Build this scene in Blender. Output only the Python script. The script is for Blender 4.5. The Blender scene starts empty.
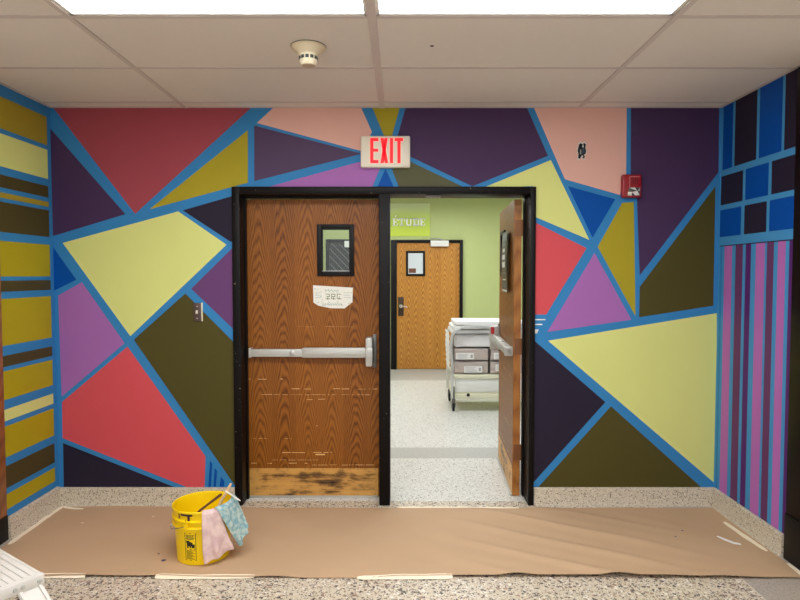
import bpy, bmesh, math, random
from mathutils import Vector, Matrix, noise
C = bpy.context.scene.collection
PI = math.pi
R = math.radians
rnd = random.Random(7)

# ------------------------------------------------------------------ materials
def lin(c):
    c /= 255.0
    return c / 12.92 if c <= 0.04045 else ((c + 0.055) / 1.055) ** 2.4

def S(r, g, b):
    return (lin(r), lin(g), lin(b), 1.0)

def new_mat(name):
    m = bpy.data.materials.new(name)
    m.use_nodes = True
    nt = m.node_tree
    return m, nt, nt.nodes, nt.links, nt.nodes['Principled BSDF']

def plain(name, col, rough=0.5, metal=0.0, bump=0.0, bscale=60.0, var=0.0, vscale=8.0, spec=0.5, coat=0.0):
    m, nt, N, L, p = new_mat(name)
    p.inputs['Base Color'].default_value = col
    p.inputs['Roughness'].default_value = rough
    p.inputs['Metallic'].default_value = metal
    p.inputs['Specular IOR Level'].default_value = spec
    p.inputs['Coat Weight'].default_value = coat
    tc = N.new('ShaderNodeTexCoord')
    if var:
        nz = N.new('ShaderNodeTexNoise'); nz.inputs['Scale'].default_value = vscale
        nz.inputs['Detail'].default_value = 5
        L.new(tc.outputs['Object'], nz.inputs['Vector'])
        mx = N.new('ShaderNodeMix'); mx.data_type = 'RGBA'
        mx.inputs[6].default_value = tuple(c * (1 - var) for c in col[:3]) + (1,)
        mx.inputs[7].default_value = tuple(min(1, c * (1 + var)) for c in col[:3]) + (1,)
        L.new(nz.outputs['Fac'], mx.inputs[0]); L.new(mx.outputs[2], p.inputs['Base Color'])
    if bump:
        nb = N.new('ShaderNodeTexNoise'); nb.inputs['Scale'].default_value = bscale
        nb.inputs['Detail'].default_value = 4
        L.new(tc.outputs['Object'], nb.inputs['Vector'])
        bp = N.new('ShaderNodeBump'); bp.inputs['Strength'].default_value = bump
        bp.inputs['Distance'].default_value = 0.004
        L.new(nb.outputs['Fac'], bp.inputs['Height']); L.new(bp.outputs['Normal'], p.inputs['Normal'])
    return m

def emissive(name, col, strength):
    m, nt, N, L, p = new_mat(name)
    p.inputs['Base Color'].default_value = col
    p.inputs['Emission Color'].default_value = col
    p.inputs['Emission Strength'].default_value = strength
    return m

def ramp(N, stops, interp='LINEAR'):
    r = N.new('ShaderNodeValToRGB'); cr = r.color_ramp; cr.interpolation = interp
    while len(cr.elements) < len(stops): cr.elements.new(0.5)
    for e, (pos, c) in zip(cr.elements, stops): e.position = pos; e.color = c
    return r

def terrazzo(name, base, chips, scale, size=0.42, rough=0.35, bscale=0.0):
    """cement with stone chips of several colours and sizes"""
    m, nt, N, L, p = new_mat(name)
    tc = N.new('ShaderNodeTexCoord')
    nz = N.new('ShaderNodeTexNoise'); nz.inputs['Scale'].default_value = scale * 1.5
    L.new(tc.outputs['Object'], nz.inputs['Vector'])
    mv = N.new('ShaderNodeMix'); mv.data_type = 'RGBA'; mv.blend_type = 'LINEAR_LIGHT'
    mv.inputs[0].default_value = 0.35 / scale
    L.new(tc.outputs['Object'], mv.inputs[6]); L.new(nz.outputs['Color'], mv.inputs[7])
    out = None
    for k, (sc, sz, pal) in enumerate(((scale, size, chips), (scale * 2.1, size * 0.95, chips[::-1]))):
        vo = N.new('ShaderNodeTexVoronoi'); vo.inputs['Scale'].default_value = sc
        L.new(mv.outputs[2], vo.inputs['Vector'])
        sep = N.new('ShaderNodeSeparateColor'); L.new(vo.outputs['Color'], sep.inputs[0])
        n = len(pal)
        rp = ramp(N, [(i / n, c) for i, c in enumerate(pal)], 'CONSTANT')
        L.new(sep.outputs[0], rp.inputs[0])
        ms = N.new('ShaderNodeMath'); ms.operation = 'MULTIPLY'; ms.inputs[1].default_value = sz
        L.new(sep.outputs[1], ms.inputs[0])
        lt = N.new('ShaderNodeMath'); lt.operation = 'LESS_THAN'
        L.new(vo.outputs['Distance'], lt.inputs[0]); L.new(ms.outputs[0], lt.inputs[1])
        mx = N.new('ShaderNodeMix'); mx.data_type = 'RGBA'
        L.new(lt.outputs[0], mx.inputs[0])
        if out is None: mx.inputs[6].default_value = base
        else: L.new(out, mx.inputs[6])
        L.new(rp.outputs[0], mx.inputs[7]); out = mx.outputs[2]
    L.new(out, p.inputs['Base Color'])
    p.inputs['Roughness'].default_value = rough
    p.inputs['Specular IOR Level'].default_value = 0.35
    return m

def wood(name, dark, mid, light, strip=0.19, freq=26.0, rough=0.38, coat=0.15):
    """veneer: strips of cathedral grain running up the leaf"""
    m, nt, N, L, p = new_mat(name)
    def math_(op, a, b=None, c=None):
        n = N.new('ShaderNodeMath'); n.operation = op
        for i, v in enumerate((a, b, c)):
            if v is None: continue
            if isinstance(v, (int, float)): n.inputs[i].default_value = v
            else: L.new(v, n.inputs[i])
        return n.outputs[0]
    tc = N.new('ShaderNodeTexCoord')
    sx = N.new('ShaderNodeSeparateXYZ'); L.new(tc.outputs['Object'], sx.inputs[0])
    x, y, z = sx.outputs
    q = math_('DIVIDE', x, strip)
    idx = math_('FLOOR', q)
    loc = math_('SUBTRACT', math_('SUBTRACT', q, idx), 0.5)
    wn = N.new('ShaderNodeTexWhiteNoise'); wn.noise_dimensions = '1D'; L.new(idx, wn.inputs['W'])
    nz = N.new('ShaderNodeTexNoise'); nz.inputs['Scale'].default_value = 1.0; nz.inputs['Detail'].default_value = 3
    mp = N.new('ShaderNodeMapping'); mp.inputs['Scale'].default_value = (9, 9, 1.5)
    L.new(tc.outputs['Object'], mp.inputs[0]); L.new(mp.outputs[0], nz.inputs['Vector'])
    par = math_('MULTIPLY', math_('MULTIPLY', loc, loc), 2.2)
    f = math_('ADD', math_('MULTIPLY', z, 1.25), par)
    f = math_('ADD', f, math_('MULTIPLY', nz.outputs['Fac'], 0.55))
    f = math_('ADD', f, math_('MULTIPLY', wn.outputs['Value'], 3.0))
    w = math_('ADD', math_('MULTIPLY', math_('SINE', math_('MULTIPLY', f, freq * 2)), 0.5), 0.5)
    fine = N.new('ShaderNodeTexNoise'); fine.inputs['Scale'].default_value = 1.0; fine.inputs['Detail'].default_value = 6
    mp2 = N.new('ShaderNodeMapping'); mp2.inputs['Scale'].default_value = (240, 240, 9)
    L.new(tc.outputs['Object'], mp2.inputs[0]); L.new(mp2.outputs[0], fine.inputs['Vector'])
    w = math_('POWER', w, 0.7)
    g = math_('ADD', math_('MULTIPLY', w, 0.36), math_('MULTIPLY', fine.outputs['Fac'], 0.62))
    g = math_('ADD', g, math_('MULTIPLY', wn.outputs['Value'], 0.10))
    rp = ramp(N, [(0.18, dark), (0.5, mid), (0.95, light)]); L.new(g, rp.inputs[0])
    L.new(rp.outputs[0], p.inputs['Base Color'])
    p.inputs['Roughness'].default_value = rough
    p.inputs['Specular IOR Level'].default_value = 0.28
    p.inputs['Coat Weight'].default_value = coat
    p.inputs['Coat Roughness'].default_value = 0.25
    return m

def chipped(name, base, chip, amount=0.70, rough=0.4, scale=38, coat=0.0):
    """dark paint with small scraped chips"""
    m, nt, N, L, p = new_mat(name)
    tc = N.new('ShaderNodeTexCoord')
    nz = N.new('ShaderNodeTexNoise'); nz.inputs['Scale'].default_value = scale; nz.inputs['Detail'].default_value = 6
    nz.inputs['Roughness'].default_value = 0.7
    L.new(tc.outputs['Object'], nz.inputs['Vector'])
    rp = ramp(N, [(amount, base), (amount + 0.012, chip)]); L.new(nz.outputs['Fac'], rp.inputs[0])
    L.new(rp.outputs[0], p.inputs['Base Color'])
    p.inputs['Roughness'].default_value = rough
    p.inputs['Specular IOR Level'].default_value = 0.16
    return m

def stained_brass(name):
    m, nt, N, L, p = new_mat(name)
    tc = N.new('ShaderNodeTexCoord')
    mp = N.new('ShaderNodeMapping'); mp.inputs['Scale'].default_value = (5.5, 1, 17)
    L.new(tc.outputs['Object'], mp.inputs[0])
    nz = N.new('ShaderNodeTexNoise'); nz.inputs['Scale'].default_value = 1.0; nz.inputs['Detail'].default_value = 8
    nz.inputs['Roughness'].default_value = 0.62
    L.new(mp.outputs[0], nz.inputs['Vector'])
    mp2 = N.new('ShaderNodeMapping'); mp2.inputs['Scale'].default_value = (3, 1, 160)
    L.new(tc.outputs['Object'], mp2.inputs[0])
    n2 = N.new('ShaderNodeTexNoise'); n2.inputs['Scale'].default_value = 1.0; n2.inputs['Detail'].default_value = 4
    L.new(mp2.outputs[0], n2.inputs['Vector'])
    ad = N.new('ShaderNodeMath'); ad.operation = 'MULTIPLY_ADD'; ad.inputs[1].default_value = 0.25
    L.new(n2.outputs['Fac'], ad.inputs[0]); L.new(nz.outputs['Fac'], ad.inputs[2])
    def math_(op, a, b=None):
        n = N.new('ShaderNodeMath'); n.operation = op
        for i, v in enumerate((a, b)):
            if v is None: continue
            if isinstance(v, (int, float)): n.inputs[i].default_value = v
            else: L.new(v, n.inputs[i])
        return n.outputs[0]
    sx = N.new('ShaderNodeSeparateXYZ'); L.new(tc.outputs['Object'], sx.inputs[0])
    qx = math_('DIVIDE', math_('SUBTRACT', math_('ABSOLUTE', sx.outputs[0]), 0.52), 0.22)
    qz = math_('DIVIDE', math_('SUBTRACT', sx.outputs[2], 0.115), 0.055)
    smear = math_('DIVIDE', 0.20, math_('ADD', 1.0, math_('ADD', math_('MULTIPLY', qx, qx), math_('MULTIPLY', qz, qz))))
    tot = math_('ADD', ad.outputs[0], smear)
    rp = ramp(N, [(0.50, S(222, 172, 92)), (0.70, S(208, 156, 82)), (0.80, S(128, 92, 50)), (0.92, S(56, 40, 26))])
    L.new(tot, rp.inputs[0]); L.new(rp.outputs[0], p.inputs['Base Color'])
    p.inputs['Metallic'].default_value = 0.25
    p.inputs['Roughness'].default_value = 0.42
    return m

def clear_glass(name, tint=(0.93, 0.96, 0.94, 1), gloss=0.08, rough=0.02):
    m, nt, N, L, p = new_mat(name)
    out = N['Material Output']
    tr = N.new('ShaderNodeBsdfTransparent'); tr.inputs[0].default_value = tint
    gl = N.new('ShaderNodeBsdfGlossy'); gl.inputs['Roughness'].default_value = rough
    mx = N.new('ShaderNodeMixShader'); mx.inputs[0].default_value = gloss
    L.new(tr.outputs[0], mx.inputs[1]); L.new(gl.outputs[0], mx.inputs[2]); L.new(mx.outputs[0], out.inputs['Surface'])
    return m

def plastic_wrap(name, tint, body=0.45):
    """crinkled translucent film"""
    m, nt, N, L, p = new_mat(name)
    out = N['Material Output']
    p.inputs['Base Color'].default_value = tint
    p.inputs['Roughness'].default_value = 0.22
    tc = N.new('ShaderNodeTexCoord')
    nz = N.new('ShaderNodeTexNoise'); nz.inputs['Scale'].default_value = 22; nz.inputs['Detail'].default_value = 6
    nz.inputs['Distortion'].default_value = 1.6
    L.new(tc.outputs['Object'], nz.inputs['Vector'])
    bp = N.new('ShaderNodeBump'); bp.inputs['Strength'].default_value = 0.9; bp.inputs['Distance'].default_value = 0.02
    L.new(nz.outputs['Fac'], bp.inputs['Height']); L.new(bp.outputs['Normal'], p.inputs['Normal'])
    tr = N.new('ShaderNodeBsdfTransparent')
    mx = N.new('ShaderNodeMixShader'); mx.inputs[0].default_value = body
    L.new(tr.outputs[0], mx.inputs[1]); L.new(p.outputs[0], mx.inputs[2]); L.new(mx.outputs[0], out.inputs['Surface'])
    return m

# ------------------------------------------------------------------ mesh helpers
class MB:
    """collects shapes; build() links them as ONE mesh object"""
    def __init__(s): s.bm = bmesh.new()
    def _merge(s, t, mi, M):
        for f in t.faces: f.material_index = mi
        if M is not None: bmesh.ops.transform(t, matrix=M, verts=t.verts)
        me = bpy.data.meshes.new('tmp'); t.to_mesh(me); t.free()
        s.bm.from_mesh(me); bpy.data.meshes.remove(me)
    def box(s, lo, hi, b=0.0, mi=0, seg=2, M=None):
        t = bmesh.new()
        lo = [min(a, c) for a, c in zip(lo, hi)] if any(a > c for a, c in zip(lo, hi)) else lo
        bmesh.ops.create_cube(t, size=1.0)
        c = [(a + d) / 2 for a, d in zip(lo, hi)]; z = [abs(d - a) for a, d in zip(lo, hi)]
        return s._boxfin(t, c, z, b, mi, seg, M)
    def cbox(s, c, z, b=0.0, mi=0, seg=2, M=None):
        t = bmesh.new(); bmesh.ops.create_cube(t, size=1.0)
        return s._boxfin(t, c, z, b, mi, seg, M)
    def _boxfin(s, t, c, z, b, mi, seg, M):
        for v in t.verts: v.co = Vector((v.co.x * z[0] + c[0], v.co.y * z[1] + c[1], v.co.z * z[2] + c[2]))
        if b: bmesh.ops.bevel(t, geom=t.edges[:], offset=b, segments=seg, affect='EDGES', profile=0.5)
        s._merge(t, mi, M); return s
    def prism(s, pts, ext, mi=0, b=0.0, M=None):
        t = bmesh.new(); ext = Vector(ext)
        a = [t.verts.new(Vector(p)) for p in pts]; d = [t.verts.new(Vector(p) + ext) for p in pts]
        n = len(pts)
        t.faces.new(a); t.faces.new(d[::-1])
        for i in range(n): t.faces.new((a[i], d[i], d[(i + 1) % n], a[(i + 1) % n]))
        bmesh.ops.recalc_face_normals(t, faces=t.faces[:])
        if b: bmesh.ops.bevel(t, geom=t.edges[:], offset=b, segments=2, affect='EDGES', profile=0.5)
        s._merge(t, mi, M); return s
    def face(s, pts, mi=0, M=None):
        t = bmesh.new(); t.faces.new([t.verts.new(Vector(p)) for p in pts]); s._merge(t, mi, M); return s
    def tube(s, path, r, n=10, mi=0, M=None, closed=False):
        t = bmesh.new(); P = [Vector(p) for p in path]; rings = []
        rr = r if isinstance(r, (list, tuple)) else [r] * len(P)
        up = None
        for i, p in enumerate(P):
            if closed: d = P[(i + 1) % len(P)] - P[i - 1]
            else: d = P[min(i + 1, len(P) - 1)] - P[max(i - 1, 0)]
            d.normalize()
            if up is None:
                up = Vector((0, 0, 1)) if abs(d.z) < 0.9 else Vector((1, 0, 0))
            a = d.cross(up).normalized(); up = a.cross(d).normalized()
            rings.append([t.verts.new(p + (a * math.cos(2 * PI * k / n) + up * math.sin(2 * PI * k / n)) * rr[i]) for k in range(n)])
        m = len(rings)
        for i in range(m if closed else m - 1):
            A, B = rings[i], rings[(i + 1) % m]
            for k in range(n): t.faces.new((A[k], A[(k + 1) % n], B[(k + 1) % n], B[k]))
        if not closed: t.faces.new(rings[0][::-1]); t.faces.new(rings[-1])
        bmesh.ops.recalc_face_normals(t, faces=t.faces[:])
        s._merge(t, mi, M); return s
    def lathe(s, prof, c=(0, 0, 0), n=32, mi=0, M=None):
        t = bmesh.new(); rings = []
        for r, z in prof:
            if r < 1e-6: rings.append([t.verts.new((c[0], c[1], c[2] + z))])
            else: rings.append([t.verts.new((c[0] + r * math.cos(2 * PI * k / n), c[1] + r * math.sin(2 * PI * k / n), c[2] + z)) for k in range(n)])
        for A, B in zip(rings, rings[1:]):
            if len(A) == 1 and len(B) == 1: continue
            for k in range(n):
                j = (k + 1) % n
                if len(A) == 1: t.faces.new((A[0], B[j], B[k]))
                elif len(B) == 1: t.faces.new((A[k], A[j], B[0]))
                else: t.faces.new((A[k], A[j], B[j], B[k]))
        bmesh.ops.recalc_face_normals(t, faces=t.faces[:])
        s._merge(t, mi, M); return s
    def grid(s, fn, nu, nv, mi=0, M=None, thick=0.0):
        """surface fn(u, v); thick > 0 gives it a second skin"""
        t = bmesh.new()
        g = [[t.verts.new(Vector(fn(i / nu, j / nv))) for j in range(nv + 1)] for i in range(nu + 1)]
        for i in range(nu):
            for j in range(nv): t.faces.new((g[i][j], g[i + 1][j], g[i + 1][j + 1], g[i][j + 1]))
        bmesh.ops.recalc_face_normals(t, faces=t.faces[:])
        if thick:
            t.normal_update()
            bmesh.ops.solidify(t, geom=t.faces[:], thickness=thick)
        s._merge(t, mi, M); return s
    def build(s, name, mats, parent=None, loc=(0, 0, 0), smooth=True, angle=35):
        me = bpy.data.meshes.new(name); s.bm.to_mesh(me); s.bm.free()
        o = bpy.data.objects.new(name, me); C.objects.link(o)
        for m in (mats if isinstance(mats, (list, tuple)) else [mats]): me.materials.append(m)
        if smooth:
            me.shade_smooth(); me.set_sharp_from_angle(angle=R(angle))
        o.location = loc
        if parent is not None: o.parent = parent
        return o

def tag(o, label=None, cat=None, group=None, kind=None):
    if label: o['label'] = label
    if cat: o['category'] = cat
    if group: o['group'] = group
    if kind: o['kind'] = kind
    return o

def thing(name, label, cat, loc=(0, 0, 0), rz=0.0, group=None, kind=None):
    o = bpy.data.objects.new(name, None); C.objects.link(o)
    o.location = loc; o.rotation_euler = (0, 0, rz); o.empty_display_size = 0.1
    return tag(o, label, cat, group, kind)

def copy_tree(o, parent=None):
    c = o.copy(); C.objects.link(c)
    if parent is not None: c.parent = parent
    for ch in list(o.children): copy_tree(ch, c)
    return c

def clip(poly, k, lo, hi):
    """keep the part of a polygon with lo <= coordinate k <= hi"""
    for lim, sg in ((lo, 1), (hi, -1)):
        out = []
        for i, a in enumerate(poly):
            b = poly[(i + 1) % len(poly)]
            da, db = sg * (a[k] - lim), sg * (b[k] - lim)
            if da >= 0: out.append(a)
            if (da >= 0) != (db >= 0):
                t = da / (da - db); out.append(tuple(a[q] + t * (b[q] - a[q]) for q in range(len(a))))
        poly = out
        if not poly: break
    return poly

# ------------------------------------------------------------------ palette
PAINT = {
    'line': S(54, 130, 188), 'wine': S(163, 73, 84), 'coral': S(210, 82, 90), 'olive_gold': S(170, 156, 40), 'plum': S(72, 50, 86),
    'lime': S(216, 221, 136), 'navy': S(40, 34, 52), 'violet': S(104, 66, 114), 'blue': S(0, 78, 164),
    'magenta': S(164, 106, 176), 'olive': S(78, 72, 32), 'peach': S(226, 178, 164), 'slate': S(84, 66, 96),
    'moss': S(88, 88, 62), 'white': S(235, 235, 225), 'ochre': S(166, 146, 44), 'gold': S(176, 160, 26),
    'brown': S(78, 68, 36), 'dusk': S(104, 58, 102), 'grape': S(88, 40, 110), 'rose': S(180, 108, 182),
    'sky': S(70, 146, 200), 'cobalt': S(0, 76, 166), 'ink': S(40, 34, 52),
}
PM = {k: plain('paint_' + k, v, rough=0.55, bump=0.08, bscale=90, var=0.035, vscale=3.0, spec=0.16) for k, v in PAINT.items()}
CHIPS = [S(60, 52, 46), S(222, 214, 200), S(122, 106, 92), S(236, 230, 220), S(160, 128, 106), S(92, 82, 74), S(206, 194, 178)]
CHIPS_L = [S(110, 106, 100), S(236, 234, 228), S(170, 166, 158), S(244, 242, 238), S(142, 134, 124), S(226, 222, 214)]
M_FLOOR = terrazzo('terrazzo_floor', S(208, 196, 174), CHIPS, 58, 0.72)
M_FLOOR2 = terrazzo('terrazzo_pale', S(216, 216, 210), CHIPS_L, 70, 0.52)
M_BAND = terrazzo('terrazzo_band', S(184, 184, 178), [S(160, 156, 148), S(196, 192, 184), S(172, 168, 160)], 120, 0.5)
M_BORDER = terrazzo('terrazzo_border', S(176, 166, 154), [S(140, 130, 120), S(196, 186, 174), S(158, 148, 138)], 130, 0.55)
M_BASE = terrazzo('terrazzo_base', S(206, 196, 176), [S(150, 138, 120), S(228, 218, 200), S(176, 164, 144), S(124, 112, 98), S(216, 206, 186)], 110, 0.6, rough=0.5)
M_STRIP = plain('divider_strip', S(214, 206, 188), 0.4)
M_TILE = plain('ceiling_tile', S(224, 216, 208), 0.9, bump=0.15, bscale=160, var=0.02, vscale=20)
M_TBAR = plain('ceiling_grid', S(204, 192, 186), 0.6)
M_FRAME = chipped('frame_black', S(14, 11, 11), S(178, 156, 132), 0.665, 0.42, 40)
M_BLACK = plain('black_metal', S(16, 14, 14), 0.45, spec=0.2)
M_BROWNMETAL = chipped('brown_black_casing', S(24, 13, 9), S(90, 66, 48), 0.72, 0.45, 30)
M_CASING = wood('casing_wood', S(92, 52, 24), S(140, 86, 42), S(168, 110, 60), 0.3, 20)
M_OAK = wood('oak_dark', S(66, 30, 4), S(130, 74, 16), S(166, 104, 34), 0.17, 30, 0.42, 0.06)
M_OAK_EDGE = wood('oak_edge', S(118, 68, 24), S(156, 98, 42), S(184, 124, 62), 0.05, 14)
M_OAK_FAR = wood('oak_golden', S(122, 72, 20), S(184, 124, 48), S(222, 164, 84), 0.12, 24)
M_SCUFF = plain('scuffed_wood', S(230, 186, 124), 0.6, var=0.12, vscale=40)
M_BRASS = stained_brass('stained_kick_plate')
M_STEEL = plain('brushed_steel', S(190, 190, 186), 0.38, 0.5, var=0.05, vscale=12)
M_STEEL_LIGHT = plain('satin_aluminium', S(190, 190, 184), 0.4, 0.35, var=0.03)
M_STEEL_DARK = plain('grey_steel', S(120, 118, 114), 0.4, 0.6)
M_CHROME = plain('chrome', S(220, 222, 224), 0.16, 0.9)
M_GLASS = clear_glass('window_glass', gloss=0.05)
M_GREEN = plain('green_wall_paint', S(196, 209, 140), 0.6, bump=0.05, var=0.02)
M_OFFWHITE = plain('offwhite_wall', S(206, 198, 186), 0.7)
M_WHITE = plain('white_plastic', S(236, 236, 230), 0.4, var=0.02)
M_PLASTER = plain('broken_plaster', S(212, 204, 196), 0.9, var=0.1, vscale=60)
M_DARK = plain('hole_shade_paint', S(14, 14, 18), 0.8)
M_PAPER = plain('kraft_paper', S(194, 163, 130), 0.75, bump=0.06, bscale=40, var=0.05, vscale=2.2, spec=0.25)
M_TAPE = plain('masking_tape', S(250, 238, 212), 0.7, bump=0.15, bscale=120)
M_NAVYDROP = plain('navy_paint', S(36, 34, 86), 0.3)

# ------------------------------------------------------------------ room sizes (metres; the camera stands at x = y = 0)
D = 4.14            # face of the painted end wall
WT = 0.20           # its thickness
XL, XR = -2.37, 2.165
ZC = 2.72
YF = 10.20          # green wall beyond
ZC2 = 2.885
YB = -1.0           # behind the camera
OPL, OPR, OPT = -1.12, 0.892, 2.160

# ------------------------------------------------------------------ painted end wall
def paint_polys(mb, table, place, mats, k, lo, hi):
    for name, poly in table:
        poly = clip(poly, k, lo, hi)
        if len(poly) < 3: continue
        mb.face([place(*p) for p in poly], mats.index(PM[name]))

BACK = [
    ('wine', [(-2.365, 2.743), (-0.983, 2.743), (-1.807, 2.005)]),
    ('olive_gold', [(-1.035, 2.568), (-1.038, 2.215), (-1.709, 2.036)]),
    ('plum', [(-2.38, 2.591), (-1.873, 2.003), (-2.374, 1.853)]),
    ('lime', [(-2.304, 1.808), (-1.514, 2.022), (-1.188, 1.796), (-1.855, 1.171)]),
    ('navy', [(-1.483, 2.029), (-1.12, 2.133), (-1.123, 1.837), (-1.159, 1.815)]),
    ('violet', [(-1.124, 1.798), (-1.433, 1.496), (-1.131, 1.203)]),
    ('blue', [(-2.38, 1.794), (-2.216, 1.558), (-2.378, 1.479)]),
    ('magenta', [(-2.343, 1.45), (-2.179, 1.541), (-1.895, 1.123), (-2.335, 0.753)]),
    ('coral', [(-1.876, 1.099), (-1.351, 0.338), (-1.361, 0.093), (-1.41, 0.093), (-2.335, 0.465), (-2.334, 0.716)]),
    ('navy', [(-2.333, 0.431), (-1.483, 0.088), (-2.336, 0.088)]),
    ('olive', [(-1.832, 1.147), (-1.474, 1.464), (-1.132, 1.114), (-1.143, 0.123)]),
    ('blue', [(-1.32, 0.309), (-1.305, 0.285), (-1.318, 0.093), (-1.337, 0.093)]),
    ('blue', [(-1.289, 0.258), (-1.272, 0.236), (-1.284, 0.093), (-1.301, 0.093)]),
    ('blue', [(-1.246, 0.196), (-1.222, 0.162), (-1.23, 0.093), (-1.262, 0.093)]),
    ('peach', [(-0.841, 2.736), (-0.277, 2.736), (-0.196, 2.556), (-0.271, 2.429), (-0.974, 2.616)]),
    ('slate', [(-0.992, 2.599), (-0.265, 2.41), (-0.995, 2.226)]),
    ('magenta', [(-0.991, 2.163), (-0.265, 2.36), (-0.138, 2.322), (-0.212, 2.145)]),
    ('olive_gold', [(-0.201, 2.736), (-0.004, 2.736), (-0.061, 2.529), (-0.115, 2.529)]),
    ('blue', [(-0.105, 2.31), (-0.029, 2.145), (-0.179, 2.145)]),
    ('moss', [(-0.062, 2.304), (-0.024, 2.322), (0.057, 2.36), (0.511, 2.145), (0.002, 2.145)]),
    ('plum', [(0.037, 2.736), (0.842, 2.736), (0.995, 2.396), (0.485, 2.191), (0.065, 2.39), (-0.024, 2.529)]),
    ('lime', [(1.015, 2.368), (1.282, 1.829), (0.897, 1.991), (0.896, 2.193), (0.549, 2.178)]),
    ('peach', [(0.881, 2.754), (1.523, 2.754), (1.526, 2.262), (1.485, 2.133), (1.111, 2.239)]),
    ('blue', [(1.133, 2.192), (1.455, 2.104), (1.304, 1.844)]),
    ('plum', [(1.551, 2.754), (2.147, 2.754), (2.152, 2.286), (1.629, 1.587), (1.602, 2.109), (1.557, 2.274)]),
    ('olive_gold', [(1.503, 2.081), (1.581, 2.085), (1.605, 1.308), (1.34, 1.782)]),
    ('olive', [(2.133, 2.192), (2.136, 1.38), (1.629, 1.301), (1.631, 1.51)]),
    ('coral', [(0.898, 1.954), (1.264, 1.772), (0.994, 1.32), (0.903, 1.32)]),
    ('magenta', [(1.319, 1.741), (1.577, 1.284), (1.003, 1.2)]),
    ('lime', [(1.008, 1.14), (2.161, 1.329), (2.181, 0.142)]),
    ('navy', [(0.905, 1.148), (1.407, 0.716), (0.914, 0.151)]),
    ('olive', [(1.446, 0.687), (2.147, 0.061), (0.897, 0.061)]),
    ('white', [(0.904, 1.289), (0.989, 1.289), (0.989, 1.281), (0.904, 1.281)]),
    ('white', [(0.904, 1.256), (0.968, 1.256), (0.968, 1.248), (0.904, 1.248)]),
    ('white', [(0.904, 1.218), (0.945, 1.218), (0.931, 1.189), (0.905, 1.189)]),
]
LEFT = [
    ('ochre', 2.646, 2.457),
    ('lime', 2.428, 2.233),
    ('brown', 2.185, 2.109),
    ('ochre', 2.080, 2.047),
    ('brown', 2.024, 1.845),
    ('gold', 1.793, 1.581),
    ('brown', 1.556, 1.490),
    ('gold', 1.448, 1.167),
    ('brown', 1.107, 1.041),
    ('gold', 1.015, 0.842),
    ('lime', 0.784, 0.715),
    ('gold', 0.683, 0.496),
    ('brown', 0.443, 0.309),
    ('gold', 0.274, 0.180),
]


mats = [PM['line'], M_OFFWHITE] + [PM[k] for k in PAINT if k != 'line']
w = MB()
w.box((XL - 0.3, D, 0), (OPL, D + WT, 3.0)); w.box((OPR, D, 0), (XR + 0.6, D + WT, 3.0)); w.box((OPL, D, OPT), (OPR, D + WT, 3.0))
# one coat of paint over the blue: half a millimetre
paint_polys(w, BACK, lambda x, z: (x, D - 0.0006, z), mats, 1, 0.0, ZC)
wall_back = tag(w.build('wall_back', mats, smooth=False), 'end wall painted with a mural of coloured polygons between blue lines', 'wall', kind='structure')

# ragged hole in the peach polygon, drawn flat: its inner darkness is painted
hole = MB()
pts = [(-0.026, 0.020), (-0.020, 0.046), (-0.006, 0.052), (0.002, 0.044), (0.014, 0.054), (0.026, 0.042), (0.022, 0.022), (0.028, 0.0), (0.024, -0.020), (0.012, -0.026),
       (0.020, -0.040), (0.014, -0.052), (0.002, -0.046), (-0.004, -0.036), (-0.014, -0.054), (-0.026, -0.048), (-0.024, -0.02), (-0.030, 0.0)]
for sc_h, dz, mi in ((1.22, 0.0011, 1), (1.0, 0.0015, 0)): hole.face([(1.225 + a * sc_h, D - dz, 2.429 + c_ * sc_h) for a, c_ in pts], mi)
for mi, q in ((1, ((0.0, 0.030), (0.008, 0.046), (0.012, 0.030), (0.006, 0.020))), (2, ((-0.014, 0.008), (-0.006, 0.010), (-0.004, -0.024), (-0.014, -0.022))),
              (1, ((-0.006, -0.034), (0.006, -0.028), (0.008, -0.042), (-0.002, -0.046))), (3, ((-0.002, 0.022), (0.016, 0.016), (0.018, -0.010), (0.002, -0.022)))):
    hole.face([(1.225 + a, D - 0.0018, 2.429 + c_) for a, c_ in q], mi)
hole.build('hole', [M_DARK, M_PLASTER, plain('wire_grey', S(150, 150, 150), 0.5), plain('wire_blue', S(40, 58, 76), 0.5)], wall_back, smooth=False)

# left wall: horizontal stripes between blue lines
w = MB()
w.box((XL - 0.15, YB, 0), (XL, D, 3.0))
lm = [M_OFFWHITE, PM['line']] + [PM[k] for k in ('ochre', 'lime', 'brown', 'gold')]
w.face([(XL + 0.0005, 3.58, 0), (XL + 0.0005, D, 0), (XL + 0.0005, D, ZC), (XL + 0.0005, 3.58, ZC)], 1)
for name, za, zb in LEFT:
    w.face([(XL + 0.001, 3.575, zb), (XL + 0.001, 4.098, zb), (XL + 0.001, 4.098, za), (XL + 0.001, 3.575, za)], lm.index(PM[name]))
tag(w.build('wall_left', lm, smooth=False), 'left wall painted with stacked gold, lime and brown stripes', 'wall', kind='structure')

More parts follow.
